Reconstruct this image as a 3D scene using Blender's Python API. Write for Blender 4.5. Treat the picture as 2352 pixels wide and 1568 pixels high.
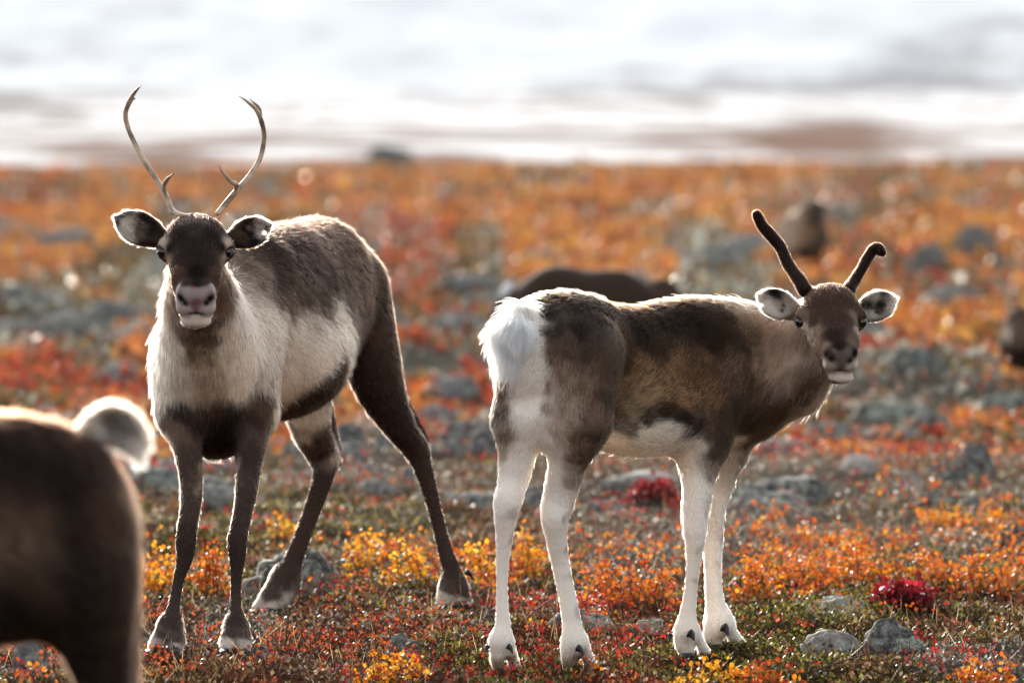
import bpy, math, random
import numpy as np
from mathutils import Vector, Matrix

# ------------------------------------------------------------------ camera, sky, sun, exposure
SC = bpy.context.scene
COL = SC.collection
for o in list(bpy.data.objects):
    bpy.data.objects.remove(o)
rng = np.random.default_rng(7)
random.seed(7)
FPX = 11004.0            # focal length in pixels of a 2352 x 1568 picture
HC = 1.21                # camera height (crouching photographer)
PITCH = math.atan((784 - 340) / FPX)
cam_d = bpy.data.cameras.new('camera')
cam = bpy.data.objects.new('camera', cam_d)
COL.objects.link(cam)
cam.location = (0, 0, HC)
cam.rotation_euler = (math.radians(90) - PITCH, 0, 0)
cam_d.sensor_width = 36.0
cam_d.lens = FPX / 2352 * 36
cam_d.clip_start = 0.5
cam_d.clip_end = 20000
cam_d.dof.use_dof = True
cam_d.dof.focus_distance = 11.45
cam_d.dof.aperture_fstop = 3.6
SC.camera = cam

SUN_AZ, SUN_EL = math.radians(-13), math.radians(14)      # behind the animals, a little to the left
world = bpy.data.worlds.new('World')
SC.world = world
world.use_nodes = True
wn = world.node_tree.nodes
sky = wn.new('ShaderNodeTexSky')
sky.sky_type = 'NISHITA'
sky.sun_disc = False
sky.sun_elevation = SUN_EL
sky.sun_rotation = SUN_AZ
sky.air_density, sky.dust_density, sky.ozone_density = 0.75, 4.0, 0.6
hs = wn.new('ShaderNodeHueSaturation')
hs.inputs['Saturation'].default_value = .3
world.node_tree.links.new(sky.outputs[0], hs.inputs['Color'])
world.node_tree.links.new(hs.outputs[0], wn['Background'].inputs[0])
wn['Background'].inputs[1].default_value = 0.15
sun_d = bpy.data.lights.new('sun', 'SUN')
sun = bpy.data.objects.new('sun', sun_d)
COL.objects.link(sun)
sun_d.energy = 2.2
sun_d.angle = math.radians(0.5)
sun_d.color = (1.0, 0.90, 0.76)
sdir = Vector((math.sin(SUN_AZ) * math.cos(SUN_EL), math.cos(SUN_AZ) * math.cos(SUN_EL), math.sin(SUN_EL)))
sun.rotation_euler = sdir.to_track_quat('Z', 'Y').to_euler()
SC.view_settings.view_transform = 'Standard'
SC.view_settings.look = 'None'
SC.view_settings.exposure = 1.6
SC.view_settings.gamma = 1.0
SC.cycles.max_bounces = 20
SC.cycles.glossy_bounces = 12
SC.cycles.diffuse_bounces = 3
SC.cycles.transmission_bounces = 18
SC.cycles.transparent_max_bounces = 8
SC.cycles.sample_clamp_indirect = 8

# ------------------------------------------------------------------ helpers
CT, ST = math.cos(PITCH), math.sin(PITCH)
def P(px, py, Y):
    """point at depth Y (metres along +Y) that stands at picture point px, py"""
    u, v = (px - 1176) / FPX, (784 - py) / FPX
    t = Y / (CT + v * ST)
    return np.array((t * u, Y, HC + t * (-ST + v * CT)))
def proj(p):
    p = np.asarray(p, float)
    x, y, z = p[..., 0], p[..., 1], p[..., 2] - HC
    f = y * CT - z * ST
    return 1176 + FPX * x / f, 784 - FPX * (y * ST + z * CT) / f
def M(px, Y):
    return px * Y / FPX
def srgb(h, gain=1.0):
    h = h.lstrip('#')
    c = np.array([int(h[i:i + 2], 16) for i in (0, 2, 4)]) / 255.0
    return np.where(c < 0.04045, c / 12.92, ((c + 0.055) / 1.055) ** 2.4) * gain

def _hash(ix, iy, seed):
    n = (ix.astype(np.int64) * 374761393 + iy.astype(np.int64) * 668265263 + seed * 982451653) & 0xffffffff
    n = ((n ^ (n >> 13)) * 1274126177) & 0xffffffff
    n = ((n ^ (n >> 16)) * 2246822519) & 0xffffffff
    return ((n ^ (n >> 15)) & 0xffffff) / float(0xffffff)
def vnoise(x, y, seed=0):
    x, y = np.asarray(x, float), np.asarray(y, float)
    ix, iy = np.floor(x), np.floor(y)
    fx, fy = x - ix, y - iy
    fx, fy = fx * fx * fx * (fx * (fx * 6 - 15) + 10), fy * fy * fy * (fy * (fy * 6 - 15) + 10)
    a, b = _hash(ix, iy, seed), _hash(ix + 1, iy, seed)
    c, d = _hash(ix, iy + 1, seed), _hash(ix + 1, iy + 1, seed)
    return (a + (b - a) * fx) * (1 - fy) + (c + (d - c) * fx) * fy
def fbm(x, y, seed=0, oct=4):
    s, a, t = 0, 1.0, 0
    x, y = np.asarray(x, float), np.asarray(y, float)
    x, y = .88 * x - .47 * y, .47 * x + .88 * y
    for i in range(oct):
        s = s + a * vnoise(x * 2 ** i + 17.3 * i, y * 2 ** i - 9.1 * i, seed + i)
        x, y = .8 * x - .6 * y, .6 * x + .8 * y
        t += a; a *= 0.5
    return s / t
def noise3(p, sc, seed):
    return (vnoise(p[:, 0] * sc + p[:, 2] * sc * .37, p[:, 1] * sc - p[:, 2] * sc * .61, seed)
            + vnoise(p[:, 1] * sc + 5.1, p[:, 2] * sc + p[:, 0] * sc * .45, seed + 5)) * .5

def mesh_obj(name, V, F, mat, parent=None, cols=None, smooth=True, kind=None):
    """V (n,3); F int array (m,3|4) or a list of such arrays"""
    me = bpy.data.meshes.new(name)
    Fs = F if isinstance(F, list) else [F]
    Fs = [np.asarray(f, np.int32) for f in Fs if len(f)]
    V = np.asarray(V, np.float32)
    loops = np.concatenate([f.ravel() for f in Fs])
    counts = np.concatenate([np.full(len(f), f.shape[1], np.int32) for f in Fs])
    starts = np.concatenate(([0], np.cumsum(counts)[:-1])).astype(np.int32)
    me.vertices.add(len(V)); me.vertices.foreach_set('co', V.ravel())
    me.loops.add(len(loops)); me.loops.foreach_set('vertex_index', loops)
    me.polygons.add(len(counts)); me.polygons.foreach_set('loop_start', starts)
    me.polygons.foreach_set('use_smooth', np.full(len(counts), smooth))
    if cols is not None:
        a = me.attributes.new('tint', 'FLOAT_COLOR', 'POINT')
        c = np.ones((len(V), 4), np.float32); c[:, :3] = cols
        a.data.foreach_set('color', c.ravel())
    me.update(); me.validate()
    if mat: me.materials.append(mat)
    o = bpy.data.objects.new(name, me)
    COL.objects.link(o)
    if parent is not None:
        o.parent = parent
        o.matrix_parent_inverse = parent.matrix_world.inverted()
    if kind: o['kind'] = kind
    return o
def tag(o, label=None, cat=None, group=None, kind=None):
    if label: o['label'] = label
    if cat: o['category'] = cat
    if group: o['group'] = group
    if kind: o['kind'] = kind
    return o
def empty(name, loc):
    o = bpy.data.objects.new(name, None)
    COL.objects.link(o)
    o.location = loc
    o.empty_display_size = .1
    bpy.context.view_layer.update()
    return o

# ------------------------------------------------------------------ materials
def new_mat(name):
    m = bpy.data.materials.new(name)
    m.use_nodes = True
    nt = m.node_tree
    nt.nodes.clear()
    out = nt.nodes.new('ShaderNodeOutputMaterial')
    return m, nt, out
def principled(name, col=(.5, .5, .5), rough=.7, spec=.3, attr=None, sheen=0):
    m, nt, out = new_mat(name)
    b = nt.nodes.new('ShaderNodeBsdfPrincipled')
    b.inputs['Base Color'].default_value = (*col, 1)
    b.inputs['Roughness'].default_value = rough
    b.inputs['Specular IOR Level'].default_value = spec
    if attr:
        a = nt.nodes.new('ShaderNodeAttribute'); a.attribute_name = attr
        nt.links.new(a.outputs['Color'], b.inputs['Base Color'])
    nt.links.new(b.outputs[0], out.inputs[0])
    return m, nt, b
M_SKIN, _, _ = principled('coat_skin', rough=.9, spec=.05, attr='tint')
M_NOSE, _, _ = principled('nose_skin', rough=.45, spec=.4, attr='tint')
M_EYE, _, _ = principled('eye_dark', (.006, .004, .004), .03, .8)
M_HOOF, _nt, _b = principled('hoof_horn', (.02, .019, .02), .42, .4)
def hair_mat():
    """pale hairs scatter the light back more than dark ones, which only keep a weak sheen"""
    m, nt, out = new_mat('fur_hair')
    a = nt.nodes.new('ShaderNodeAttribute'); a.attribute_name = 'tint'
    hs_ = []
    for model in ('HUANG', 'CHIANG'):
        h = nt.nodes.new('ShaderNodeBsdfHairPrincipled')
        h.model = model
        h.parametrization = 'COLOR'
        nt.links.new(a.outputs['Color'], h.inputs['Color'])
        h.inputs['Roughness'].default_value = .45
        h.inputs['IOR'].default_value = 1.45
        hs_.append(h)
    hs_[0].inputs['Reflection'].default_value = .6
    hs_[1].inputs['Radial Roughness'].default_value = .7
    bw = nt.nodes.new('ShaderNodeRGBToBW'); nt.links.new(a.outputs['Color'], bw.inputs[0])
    mr = nt.nodes.new('ShaderNodeMapRange'); mr.inputs['From Min'].default_value = .03; mr.inputs['From Max'].default_value = .22
    nt.links.new(bw.outputs[0], mr.inputs['Value'])
    mx = nt.nodes.new('ShaderNodeMixShader')
    nt.links.new(mr.outputs[0], mx.inputs[0]); nt.links.new(hs_[0].outputs[0], mx.inputs[1]); nt.links.new(hs_[1].outputs[0], mx.inputs[2])
    nt.links.new(mx.outputs[0], out.inputs[0])
    return m
M_HAIR = hair_mat()

# ------------------------------------------------------------------ bodies grown from smooth distance fields
class Field:
    """smoothly blended ellipsoids and tapered limbs, turned into one continuous mesh"""
    def __init__(s):
        s.prims = []
    def seg(s, p0, p1, r0, r1, k=.03, up=(0, 0, 1), flow=None, hl=.02, sub=False):
        p0, p1 = np.asarray(p0, float), np.asarray(p1, float)
        r0 = (r0, r0) if np.isscalar(r0) else r0
        r1 = (r1, r1) if np.isscalar(r1) else r1
        ax = p1 - p0; L = np.linalg.norm(ax); ax = ax / L
        up = np.asarray(up, float); side = np.cross(ax, up)
        if np.linalg.norm(side) < .15: side = np.cross(ax, (1, 0, 0))
        side /= np.linalg.norm(side); upv = np.cross(side, ax)
        s.prims.append(dict(t=0, p0=p0, p1=p1, ax=ax, L=L, side=side, up=upv, a=(r0[0], r1[0]), b=(r0[1], r1[1]), k=k,
                            flow=ax if flow is None else np.asarray(flow, float), hl=hl, sub=sub, rmax=max(*r0, *r1)))
    def ell(s, c, r, k=.03, R=None, flow=(0, 0, -1), hl=.02, sub=False):
        """R: rows = local axes in world"""
        s.prims.append(dict(t=1, c=np.asarray(c, float), r=np.asarray(r, float), R=np.eye(3) if R is None else np.asarray(R, float),
                            k=k, flow=np.asarray(flow, float), hl=hl, sub=sub, rmax=max(r)))
    def limb(s, pts, k=.02, hl=.012, flow=None, up=(0, 0, 1), thin=0):
        """pts: (px, py, Y, radius in px) or (.., (ra, rb))"""
        rr = lambda p: (p[3] if not np.isscalar(p[3]) else (p[3], p[3]))
        s.chain([(*P(*p[:3]), *(M(max(r - thin, r * .5), p[2]) for r in rr(p))) for p in pts], k, hl, flow, up)
    def chain(s, pts, k=.05, hl=.02, flow=None, up=(0, 0, 1), sub=3):
        """one tapering body through the points (x, y, z, half width, half height): no bulges where its pieces meet"""
        t = Field()
        q = spline(pts, sub)
        for a, b in zip(q, q[1:]):
            t.seg(a[:3], b[:3], tuple(np.maximum(a[3:], .002)), tuple(np.maximum(b[3:], .002)), .004, up=up, flow=flow, hl=hl)
        s.prims.append(dict(t=2, subs=t.prims, k=k, sub=False, rmax=max(max(d['rmax'] for d in t.prims), .001)))
    def flat(s):
        for d in s.prims:
            if d['t'] == 2: yield from d['subs']
            else: yield d
    @staticmethod
    def dist(d, p):
        if d['t'] == 0:
            v = p - d['p0']
            w = v @ d['ax']
            t = np.clip(w / d['L'], 0, 1)
            ex = w - t * d['L']
            a = d['a'][0] + (d['a'][1] - d['a'][0]) * t
            b = d['b'][0] + (d['b'][1] - d['b'][0]) * t
            c = np.minimum(a, b)
            u, h = v @ d['side'], v @ d['up']
            k0 = np.sqrt((u / a) ** 2 + (h / b) ** 2 + (ex / c) ** 2)
            k1 = np.sqrt((u / a ** 2) ** 2 + (h / b ** 2) ** 2 + (ex / c ** 2) ** 2)
            return np.where(k0 < 1e-4, -c, k0 * (k0 - 1) / np.maximum(k1, 1e-6))
        q = (p - d['c']) @ d['R'].T
        r = d['r']
        k0 = np.sqrt(((q / r) ** 2).sum(-1)); k1 = np.sqrt(((q / r ** 2) ** 2).sum(-1))
        return np.where(k0 < 1e-4, -r.min(), k0 * (k0 - 1) / np.maximum(k1, 1e-6))
    def mesh(s, h):
        lo, hi = np.full(3, 1e9), np.full(3, -1e9)
        for d in s.flat():
            if d['sub']: continue
            for c in ((d['p0'], d['p1']) if d['t'] == 0 else (d['c'],)):
                lo = np.minimum(lo, c - d['rmax']); hi = np.maximum(hi, c + d['rmax'])
        lo -= 4 * h; hi += 4 * h
        n = np.ceil((hi - lo) / h).astype(int) + 1
        G = np.full(n, 1.0, np.float32)
        def box(d, m):
            ds = d['subs'] if d['t'] == 2 else [d]
            pts = [c for e in ds for c in ((e['p0'], e['p1']) if e['t'] == 0 else (e['c'],))]
            m = d['rmax'] + m + 3 * h
            return (np.clip(np.floor((np.min(pts, 0) - m - lo) / h).astype(int), 0, n - 1),
                    np.clip(np.ceil((np.max(pts, 0) + m - lo) / h).astype(int) + 1, 1, n))
        def grid(i0, i1):
            return np.stack(np.meshgrid(*[lo[i] + h * np.arange(i0[i], i1[i]) for i in range(3)], indexing='ij'), -1)
        for d in s.prims:
            i0, i1 = box(d, d['k'])
            if (i1 <= i0).any(): continue
            if d['t'] == 2:
                D = np.full(i1 - i0, 1.0, np.float32)
                for e in d['subs']:
                    j0, j1 = box(e, d['k'])
                    j0, j1 = np.maximum(j0, i0), np.minimum(j1, i1)
                    if (j1 <= j0).any(): continue
                    sl = tuple(slice(j0[i] - i0[i], j1[i] - i0[i]) for i in range(3))
                    D[sl] = np.minimum(D[sl], s.dist(e, grid(j0, j1)))
            else:
                D = s.dist(d, grid(i0, i1)).astype(np.float32)
            sl = tuple(slice(i0[i], i1[i]) for i in range(3))
            g = G[sl]; k = d['k']
            if d['sub']:
                D = -D
                hh = np.maximum(k - np.abs(g - D), 0) / k
                G[sl] = np.maximum(g, D) + hh * hh * k * .25
            else:
                hh = np.maximum(k - np.abs(g - D), 0) / k
                G[sl] = np.minimum(g, D) - hh * hh * k * .25
        return surface_nets(G, lo, h)
    def flow_at(s, V):
        W = np.zeros(len(V)); Fl = np.zeros((len(V), 3)); H = np.zeros(len(V))
        for d in s.flat():
            if d['sub']: continue
            w = np.exp(-np.clip(s.dist(d, V), -.02, 3) / .012)
            W += w; Fl += w[:, None] * d['flow']; H += w * d['hl']
        W = np.maximum(W, 1e-12)
        return Fl / W[:, None], H / W

def surface_nets(G, lo, h):
    ins = G < 0
    c = np.zeros(np.array(G.shape) - 1, np.int8)
    for dx in (0, 1):
        for dy in (0, 1):
            for dz in (0, 1):
                c += ins[dx:G.shape[0] - 1 + dx, dy:G.shape[1] - 1 + dy, dz:G.shape[2] - 1 + dz]
    act = (c > 0) & (c < 8)
    idx = np.full(c.shape, -1, np.int32)
    I = np.argwhere(act)
    idx[act] = np.arange(len(I))
    acc = np.zeros((len(I), 3)); cnt = np.zeros(len(I))
    cor = [(a, b, d) for a in (0, 1) for b in (0, 1) for d in (0, 1)]
    for i, a in enumerate(cor):
        for b in cor[i + 1:]:
            if sum(abs(np.array(a) - b)) != 1: continue
            ga = G[I[:, 0] + a[0], I[:, 1] + a[1], I[:, 2] + a[2]]
            gb = G[I[:, 0] + b[0], I[:, 1] + b[1], I[:, 2] + b[2]]
            x = (ga < 0) != (gb < 0)
            t = np.where(x, ga / np.where(x, ga - gb, 1), 0)
            p = np.array(a) + t[:, None] * (np.array(b) - np.array(a))
            acc += p * x[:, None]; cnt += x
    V = lo + h * (I + acc / cnt[:, None])
    Q = []
    for ax in range(3):
        sl0 = [slice(None)] * 3; sl1 = [slice(None)] * 3
        sl0[ax] = slice(0, -1); sl1[ax] = slice(1, None)
        a, b = ins[tuple(sl0)], ins[tuple(sl1)]
        E = np.argwhere(a != b)
        o1, o2 = [(1, 2), (2, 0), (0, 1)][ax]
        ok = (E[:, o1] > 0) & (E[:, o2] > 0) & (E[:, o1] < G.shape[o1] - 1) & (E[:, o2] < G.shape[o2] - 1)
        E = E[ok]
        inside = a[E[:, 0], E[:, 1], E[:, 2]]
        e1 = np.zeros(3, int); e1[o1] = 1
        e2 = np.zeros(3, int); e2[o2] = 1
        q = np.stack([idx[tuple((E - o).T)] for o in (e1 + e2, e2, 0 * e1, e1)], 1)
        q[~inside] = q[~inside][:, ::-1]
        Q.append(q)
    Q = np.concatenate(Q)
    Q = Q[(Q >= 0).all(1)]
    for _ in range(2):                                   # light smoothing
        S = np.zeros_like(V); n = np.zeros(len(V))
        for i in range(4):
            for j in ((i + 1) % 4, (i + 3) % 4):
                np.add.at(S, Q[:, i], V[Q[:, j]]); np.add.at(n, Q[:, i], 1)
        V = V * .5 + .5 * S / np.maximum(n, 1)[:, None]
    return V, Q

def vnormals(V, Q):
    fn = np.cross(V[Q[:, 2]] - V[Q[:, 0]], V[Q[:, 3]] - V[Q[:, 1]])
    N = np.zeros_like(V)
    for i in range(4): np.add.at(N, Q[:, i], fn)
    return N / np.maximum(np.linalg.norm(N, axis=1), 1e-12)[:, None]

COAT_TOP, COAT_GAMMA = .86, 1.06
class Coat:
    """coat colours: samples laid on the body's surface, blended by nearness"""
    def __init__(s, V, N, samples, gain, sat=1.0, calm=None, darker=None):
        s.calm = calm
        px, py = proj(V)
        front = (N * (np.array((0, 0, HC)) - V)).sum(1) > 0
        C, R, K = [], [], []
        for sm in samples:
            x, y, c = sm[:3]; r = sm[3] if len(sm) > 3 else 1.0
            for rad in (7, 14, 25):
                m = front & ((px - x) ** 2 + (py - y) ** 2 < rad * rad)
                if m.any(): break
            else:
                continue
            ids = np.flatnonzero(m)
            near = ids[V[ids, 1] < V[ids, 1].min() + .03]
            C.append(V[near].mean(0)); R.append(r); K.append(srgb(c, gain) * (darker(x, y, srgb(c).mean()) if darker else 1))
        s.C, s.R, s.K = np.array(C), np.array(R), np.array(K)
        lum = s.K.mean(1, keepdims=True)
        s.K = np.maximum(lum + (s.K - lum) * sat, .002)
        s.K = COAT_TOP * (s.K / (gain * .80)) ** COAT_GAMMA
        dk = np.clip(1 - s.K.mean(1, keepdims=True) / .35, 0, 1)
        s.K = s.K * (np.array((1.05, .985, .89)) + dk * np.array((.08, -.02, -.12)))
    def at(s, p, jit=.010, seed=3):
        p = np.asarray(p, float)
        n = np.stack([noise3(p, 38, seed), noise3(p, 38, seed + 1), noise3(p, 38, seed + 2)], 1) - .5
        k = s.calm(p)[:, None] if s.calm else np.zeros((len(p), 1))
        q = p + n * (.04 - .037 * k)
        if jit: q = q + rng.normal(0, jit, q.shape) * (1 - .7 * k)
        out = np.zeros((len(q), 3))
        for i in range(0, len(q), 20000):
            d2 = ((q[i:i + 20000, None, :] - s.C[None]) ** 2).sum(-1) + 1e-5
            w = (s.R[None] ** 2 / d2) ** 2.3
            out[i:i + 20000] = (w @ s.K) / w.sum(1, keepdims=True)
        return out

def curves_obj(name, Pts, rad, cols, mat, parent):
    """Pts (n, m, 3); rad (n, m); cols (n, 3)"""
    n, m = Pts.shape[:2]
    hc = bpy.data.hair_curves.new(name)
    hc.add_curves([m] * n)
    hc.position_data.foreach_set('vector', Pts.astype(np.float32).ravel())
    a = hc.attributes.get('radius') or hc.attributes.new('radius', 'FLOAT', 'POINT')
    a.data.foreach_set('value', rad.astype(np.float32).ravel())
    c = np.ones((n, 4), np.float32); c[:, :3] = cols
    a = hc.attributes.new('tint', 'FLOAT_COLOR', 'CURVE')
    a.data.foreach_set('color', c.ravel())
    hc.materials.append(mat)
    o = bpy.data.objects.new(name, hc)
    COL.objects.link(o)
    o.parent = parent
    o.matrix_parent_inverse = parent.matrix_world.inverted()
    o['kind'] = 'stuff'
    return o

FUR = True
def grow_fur(parent, V, Q, N, flow, hl, count, coat, lift=.17, width=.0007, keep=None, lumvar=.26, clump=.5, grav=.12, m=4, calm=None, guard=.06, lscale=.8):
    """combed hair: roots spread over the surface, hairs bent along the flow, a few longer guard hairs standing off"""
    if not FUR: return None
    A = np.linalg.norm(np.cross(V[Q[:, 2]] - V[Q[:, 0]], V[Q[:, 3]] - V[Q[:, 1]]), axis=1) * .5
    wgt = A.copy()
    if keep is not None: wgt *= keep[Q].mean(1)
    f = rng.choice(len(Q), count, p=wgt / wgt.sum())
    u, v = rng.random(count), rng.random(count)
    W = np.stack([(1 - u) * (1 - v), u * (1 - v), u * v, (1 - u) * v], 1)
    lerp = lambda X: (X[Q[f]] * (W[..., None] if X.ndim > 1 else W)).sum(1)
    p, n, t, L = lerp(V), lerp(N), lerp(flow), lerp(hl)
    cm = lerp(calm)[:, None] if calm is not None else np.ones((count, 1))
    n /= np.linalg.norm(n, axis=1, keepdims=True)
    s1 = np.stack([noise3(p, 42, 11), noise3(p, 42, 21), noise3(p, 42, 31)], 1) - .5
    s2 = np.stack([noise3(p, 130, 12), noise3(p, 130, 22), noise3(p, 130, 32)], 1) - .5
    t = t / np.maximum(np.linalg.norm(t, axis=1, keepdims=True), 1e-9)
    t0 = t
    t = t + clump * cm * (s1 * .9 + s2 * 1.3) + rng.normal(0, .12, t.shape)
    t = t - n * (t * n).sum(1, keepdims=True)
    t /= np.maximum(np.linalg.norm(t, axis=1, keepdims=True), 1e-9)
    L = lscale * L * rng.uniform(.65, 1.25, count) * (1 + .5 * (noise3(p, 70, 41) - .5))
    gd = (rng.random(count) < guard) & (L > .005)
    lf = np.clip(lift + rng.normal(0, .07, count) + .3 * cm[:, 0] * (noise3(p, 95, 51) - .5), .06, .95)
    lf = np.where(gd, np.minimum(lf + .25, .95), lf)[:, None]
    L = np.where(gd, L * 1.35, L)
    pts = np.zeros((count, m, 3))
    cur = p - n * .001
    pts[:, 0] = cur
    for i in range(1, m):
        a = lf * (1 - .7 * (i - 1) / max(m - 2, 1))
        dvec = n * a + t * np.sqrt(np.maximum(1 - a * a, 0)) + np.array((0, 0, -grav * i / m))
        dvec /= np.linalg.norm(dvec, axis=1, keepdims=True)
        cur = cur + dvec * (L / (m - 1))[:, None]
        pts[:, i] = cur
    taper = np.linspace(1, 0, m) ** .8 * .85 + .15
    rad = np.outer(width * rng.uniform(.7, 1.2, count), taper)
    c = coat.at(p)
    qs = p - .88 * t0 * (p * t0).sum(1, keepdims=True)                  # streaks that run with the lie of the hair
    c = c * (1 + .8 * lumvar * rng.normal(0, 1, (count, 1)) + lumvar * 2.6 * (.35 + .65 * cm) * (noise3(qs, 260, 61)[:, None] - .5) + lumvar * 1.4 * cm * (noise3(p, 60, 71)[:, None] - .5))
    return curves_obj('fur', pts, rad, np.clip(c, .003, .93), M_HAIR, parent)

def lathe_path(pts, radii, nseg=10):
    """tube along points with radii, capped; returns V, faces list"""
    pts = np.asarray(pts, float); n = len(pts)
    T = np.gradient(pts, axis=0); T /= np.linalg.norm(T, axis=1, keepdims=True)
    u = np.cross(T[0], (0.3, 1, 0.2)); u /= np.linalg.norm(u)
    V = []
    ang = np.linspace(0, 2 * np.pi, nseg, endpoint=False)
    for i in range(n):
        u = u - T[i] * (u @ T[i]); u /= np.linalg.norm(u)
        w = np.cross(T[i], u)
        V.append(pts[i] + radii[i] * (np.cos(ang)[:, None] * u + np.sin(ang)[:, None] * w))
    V = np.concatenate(V + [pts[:1] - T[0] * radii[0] * .3, pts[-1:] + T[-1] * radii[-1] * .6])
    q = [(i * nseg + j, i * nseg + (j + 1) % nseg, (i + 1) * nseg + (j + 1) % nseg, (i + 1) * nseg + j) for i in range(n - 1) for j in range(nseg)]
    a, b = n * nseg, n * nseg + 1
    t = [(a, (j + 1) % nseg, j) for j in range(nseg)] + [(b, (n - 1) * nseg + j, (n - 1) * nseg + (j + 1) % nseg) for j in range(nseg)]
    return V, [np.array(q), np.array(t)]
def spline(pts, n):
    """Catmull-Rom through points (any width), n samples per span"""
    pts = np.asarray(pts, float)
    q = np.concatenate([2 * pts[:1] - pts[1:2], pts, 2 * pts[-1:] - pts[-2:-1]])
    out = []
    for i in range(1, len(q) - 2):
        t = np.linspace(0, 1, n, endpoint=False)[:, None]
        out.append(.5 * (2 * q[i] + (q[i + 1] - q[i - 1]) * t + (2 * q[i - 1] - 5 * q[i] + 4 * q[i + 1] - q[i + 2]) * t ** 2
                         + (3 * q[i] - q[i - 1] - 3 * q[i + 1] + q[i + 2]) * t ** 3))
    return np.concatenate(out + [pts[-1:]])
def uv_ball(c, r, R=None, nu=20, nv=14):
    th = np.linspace(0, np.pi, nv); ph = np.linspace(0, 2 * np.pi, nu, endpoint=False)
    V = np.stack([np.outer(np.sin(th), np.cos(ph)), np.outer(np.sin(th), np.sin(ph)), np.outer(np.cos(th), np.ones(nu))], -1).reshape(-1, 3)
    V = V * np.asarray(r)
    if R is not None: V = V @ np.asarray(R)
    q = [(i * nu + j, (i + 1) * nu + j, (i + 1) * nu + (j + 1) % nu, i * nu + (j + 1) % nu) for i in range(nv - 1) for j in range(nu)]
    return V + np.asarray(c), np.array(q)
def frame(x, z):
    """orthonormal rows: x axis, y, z axis (z made orthogonal to x)"""
    x = np.asarray(x, float); x = x / np.linalg.norm(x)
    z = np.asarray(z, float); z = z - x * (x @ z); z /= np.linalg.norm(z)
    return np.stack([x, np.cross(z, x), z])

def dew_claw(px, py, Y, dx, dy, r, parent, dY=0):
    a, b = P(px, py, Y), P(px + dx, py + dy, Y + dY)
    mid = (a + b) / 2 + np.array((0, .004, .004))
    L = spline([a, mid, b], 4)
    V, F = lathe_path(L, M(r, Y) * np.array([1, 1.02, .98, .9, .78, .62, .44, .26, .1])[:len(L)], 10)
    return mesh_obj('dew_claw', V, F, M_HOOF, parent)
def hoof(px, py, Y, rx, ry, parent, ang=0, depth=.035):
    R = np.array([[math.cos(ang), 0, math.sin(ang)], [0, 1, 0], [-math.sin(ang), 0, math.cos(ang)]])
    V, Q = uv_ball((0, 0, 0), (M(rx, Y), depth, M(ry, Y)), None, 14, 9)
    V[:, 2] = np.maximum(V[:, 2], -M(ry, Y) * .55)                  # flat sole
    return mesh_obj('hoof', V @ R + P(px, py, Y), Q, M_HOOF, parent)

def ear(name, parent, base, tip, half_w, Y, open_dir, samples, gain, notches=(), cup=.55, dY=0, n_hair=9000, hl=.012):
    """a cupped ear between two picture points"""
    a, b = P(*base, Y), P(*tip, Y + dY)
    c = (a + b) / 2; L = np.linalg.norm(b - a) / 2
    R = frame(b - a, open_dir)                       # x along the ear, z towards the opening
    F = Field()
    w = M(half_w, Y)
    F.ell(c, (L, w, w * .62), .004, R, flow=b - a, hl=hl)
    F.seg(a - (b - a) * .12, a + (b - a) * .35, w * .55, w * .5, .02, hl=hl)
    F.seg(c + R[0] * L * .45, c + R[0] * L * 1.06, (w * .30, w * .62), (w * .10, w * .16), .012, up=R[1], hl=hl)
    F.ell(c + R[2] * w * .42 + R[0] * L * .12, (L * .86, w * .84, w * .62), .006, R, sub=True)
    for (nx, ny, nr) in notches:
        F.ell(P(nx, ny, Y + dY * .8), (M(nr, Y), .08, M(nr, Y)), .004, sub=True)
    V, Q = F.mesh(.0028)
    N = vnormals(V, Q)
    coat = Coat(V, N, samples, gain * 1.15, calm=lambda p: np.full(len(p), .75))
    o = mesh_obj('ear', V, Q, M_SKIN, parent, coat.at(V, 0))
    fl, h = F.flow_at(V)
    # inner hairs point across the cup, outer ones along it
    grow_fur(o, V, Q, N, fl, h, n_hair, coat, lift=.3, width=.00045, grav=.05, lscale=.9)
    return o
# ------------------------------------------------------------------ the ground: one tundra sheet to the plateau's edge
HOOVES = [(P(x, y, Yd)[0], Yd) for x, y, Yd in ((375, 1495, 11.55), (541, 1495, 11.55), (620, 1400, 12.5), (1041, 1390, 12.66), (1160, 1545, 11.05), (1340, 1540, 11.1), (1600, 1510, 11.38), (1680, 1482, 11.63))]
def sstep(a, b, x):
    t = np.clip((np.asarray(x, float) - a) / (b - a), 0, 1)
    return t * t * (3 - 2 * t)
def ground_z(x, y):
    x, y = np.asarray(x, float), np.asarray(y, float)
    near = .085 * (fbm(x / .55, y / .8, 3, 4) - .5) + .03 * (fbm(x / .12, y / .16, 9, 3) - .5)
    mid = .34 * (fbm(x / 2.2, y / 4.0, 21, 4) - .5) * sstep(13.5, 24, y)
    far = .9 * (fbm(x / 9, y / 22, 33, 4) - .5) * sstep(30, 110, y) + .62 * (fbm(x / 3.2, y / 16, 37, 3) - .5) * sstep(120, 230, y)
    damp = np.ones_like(x)
    for hx, hy in HOOVES:
        damp = np.minimum(damp, sstep(.05, .22, np.hypot(x - hx, (y - hy) * .8)))
    near = near - .012
    return near * damp * (1 + .6 * sstep(16, 40, y)) + mid + far - .07 * sstep(9.6, 7.6, y)
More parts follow.
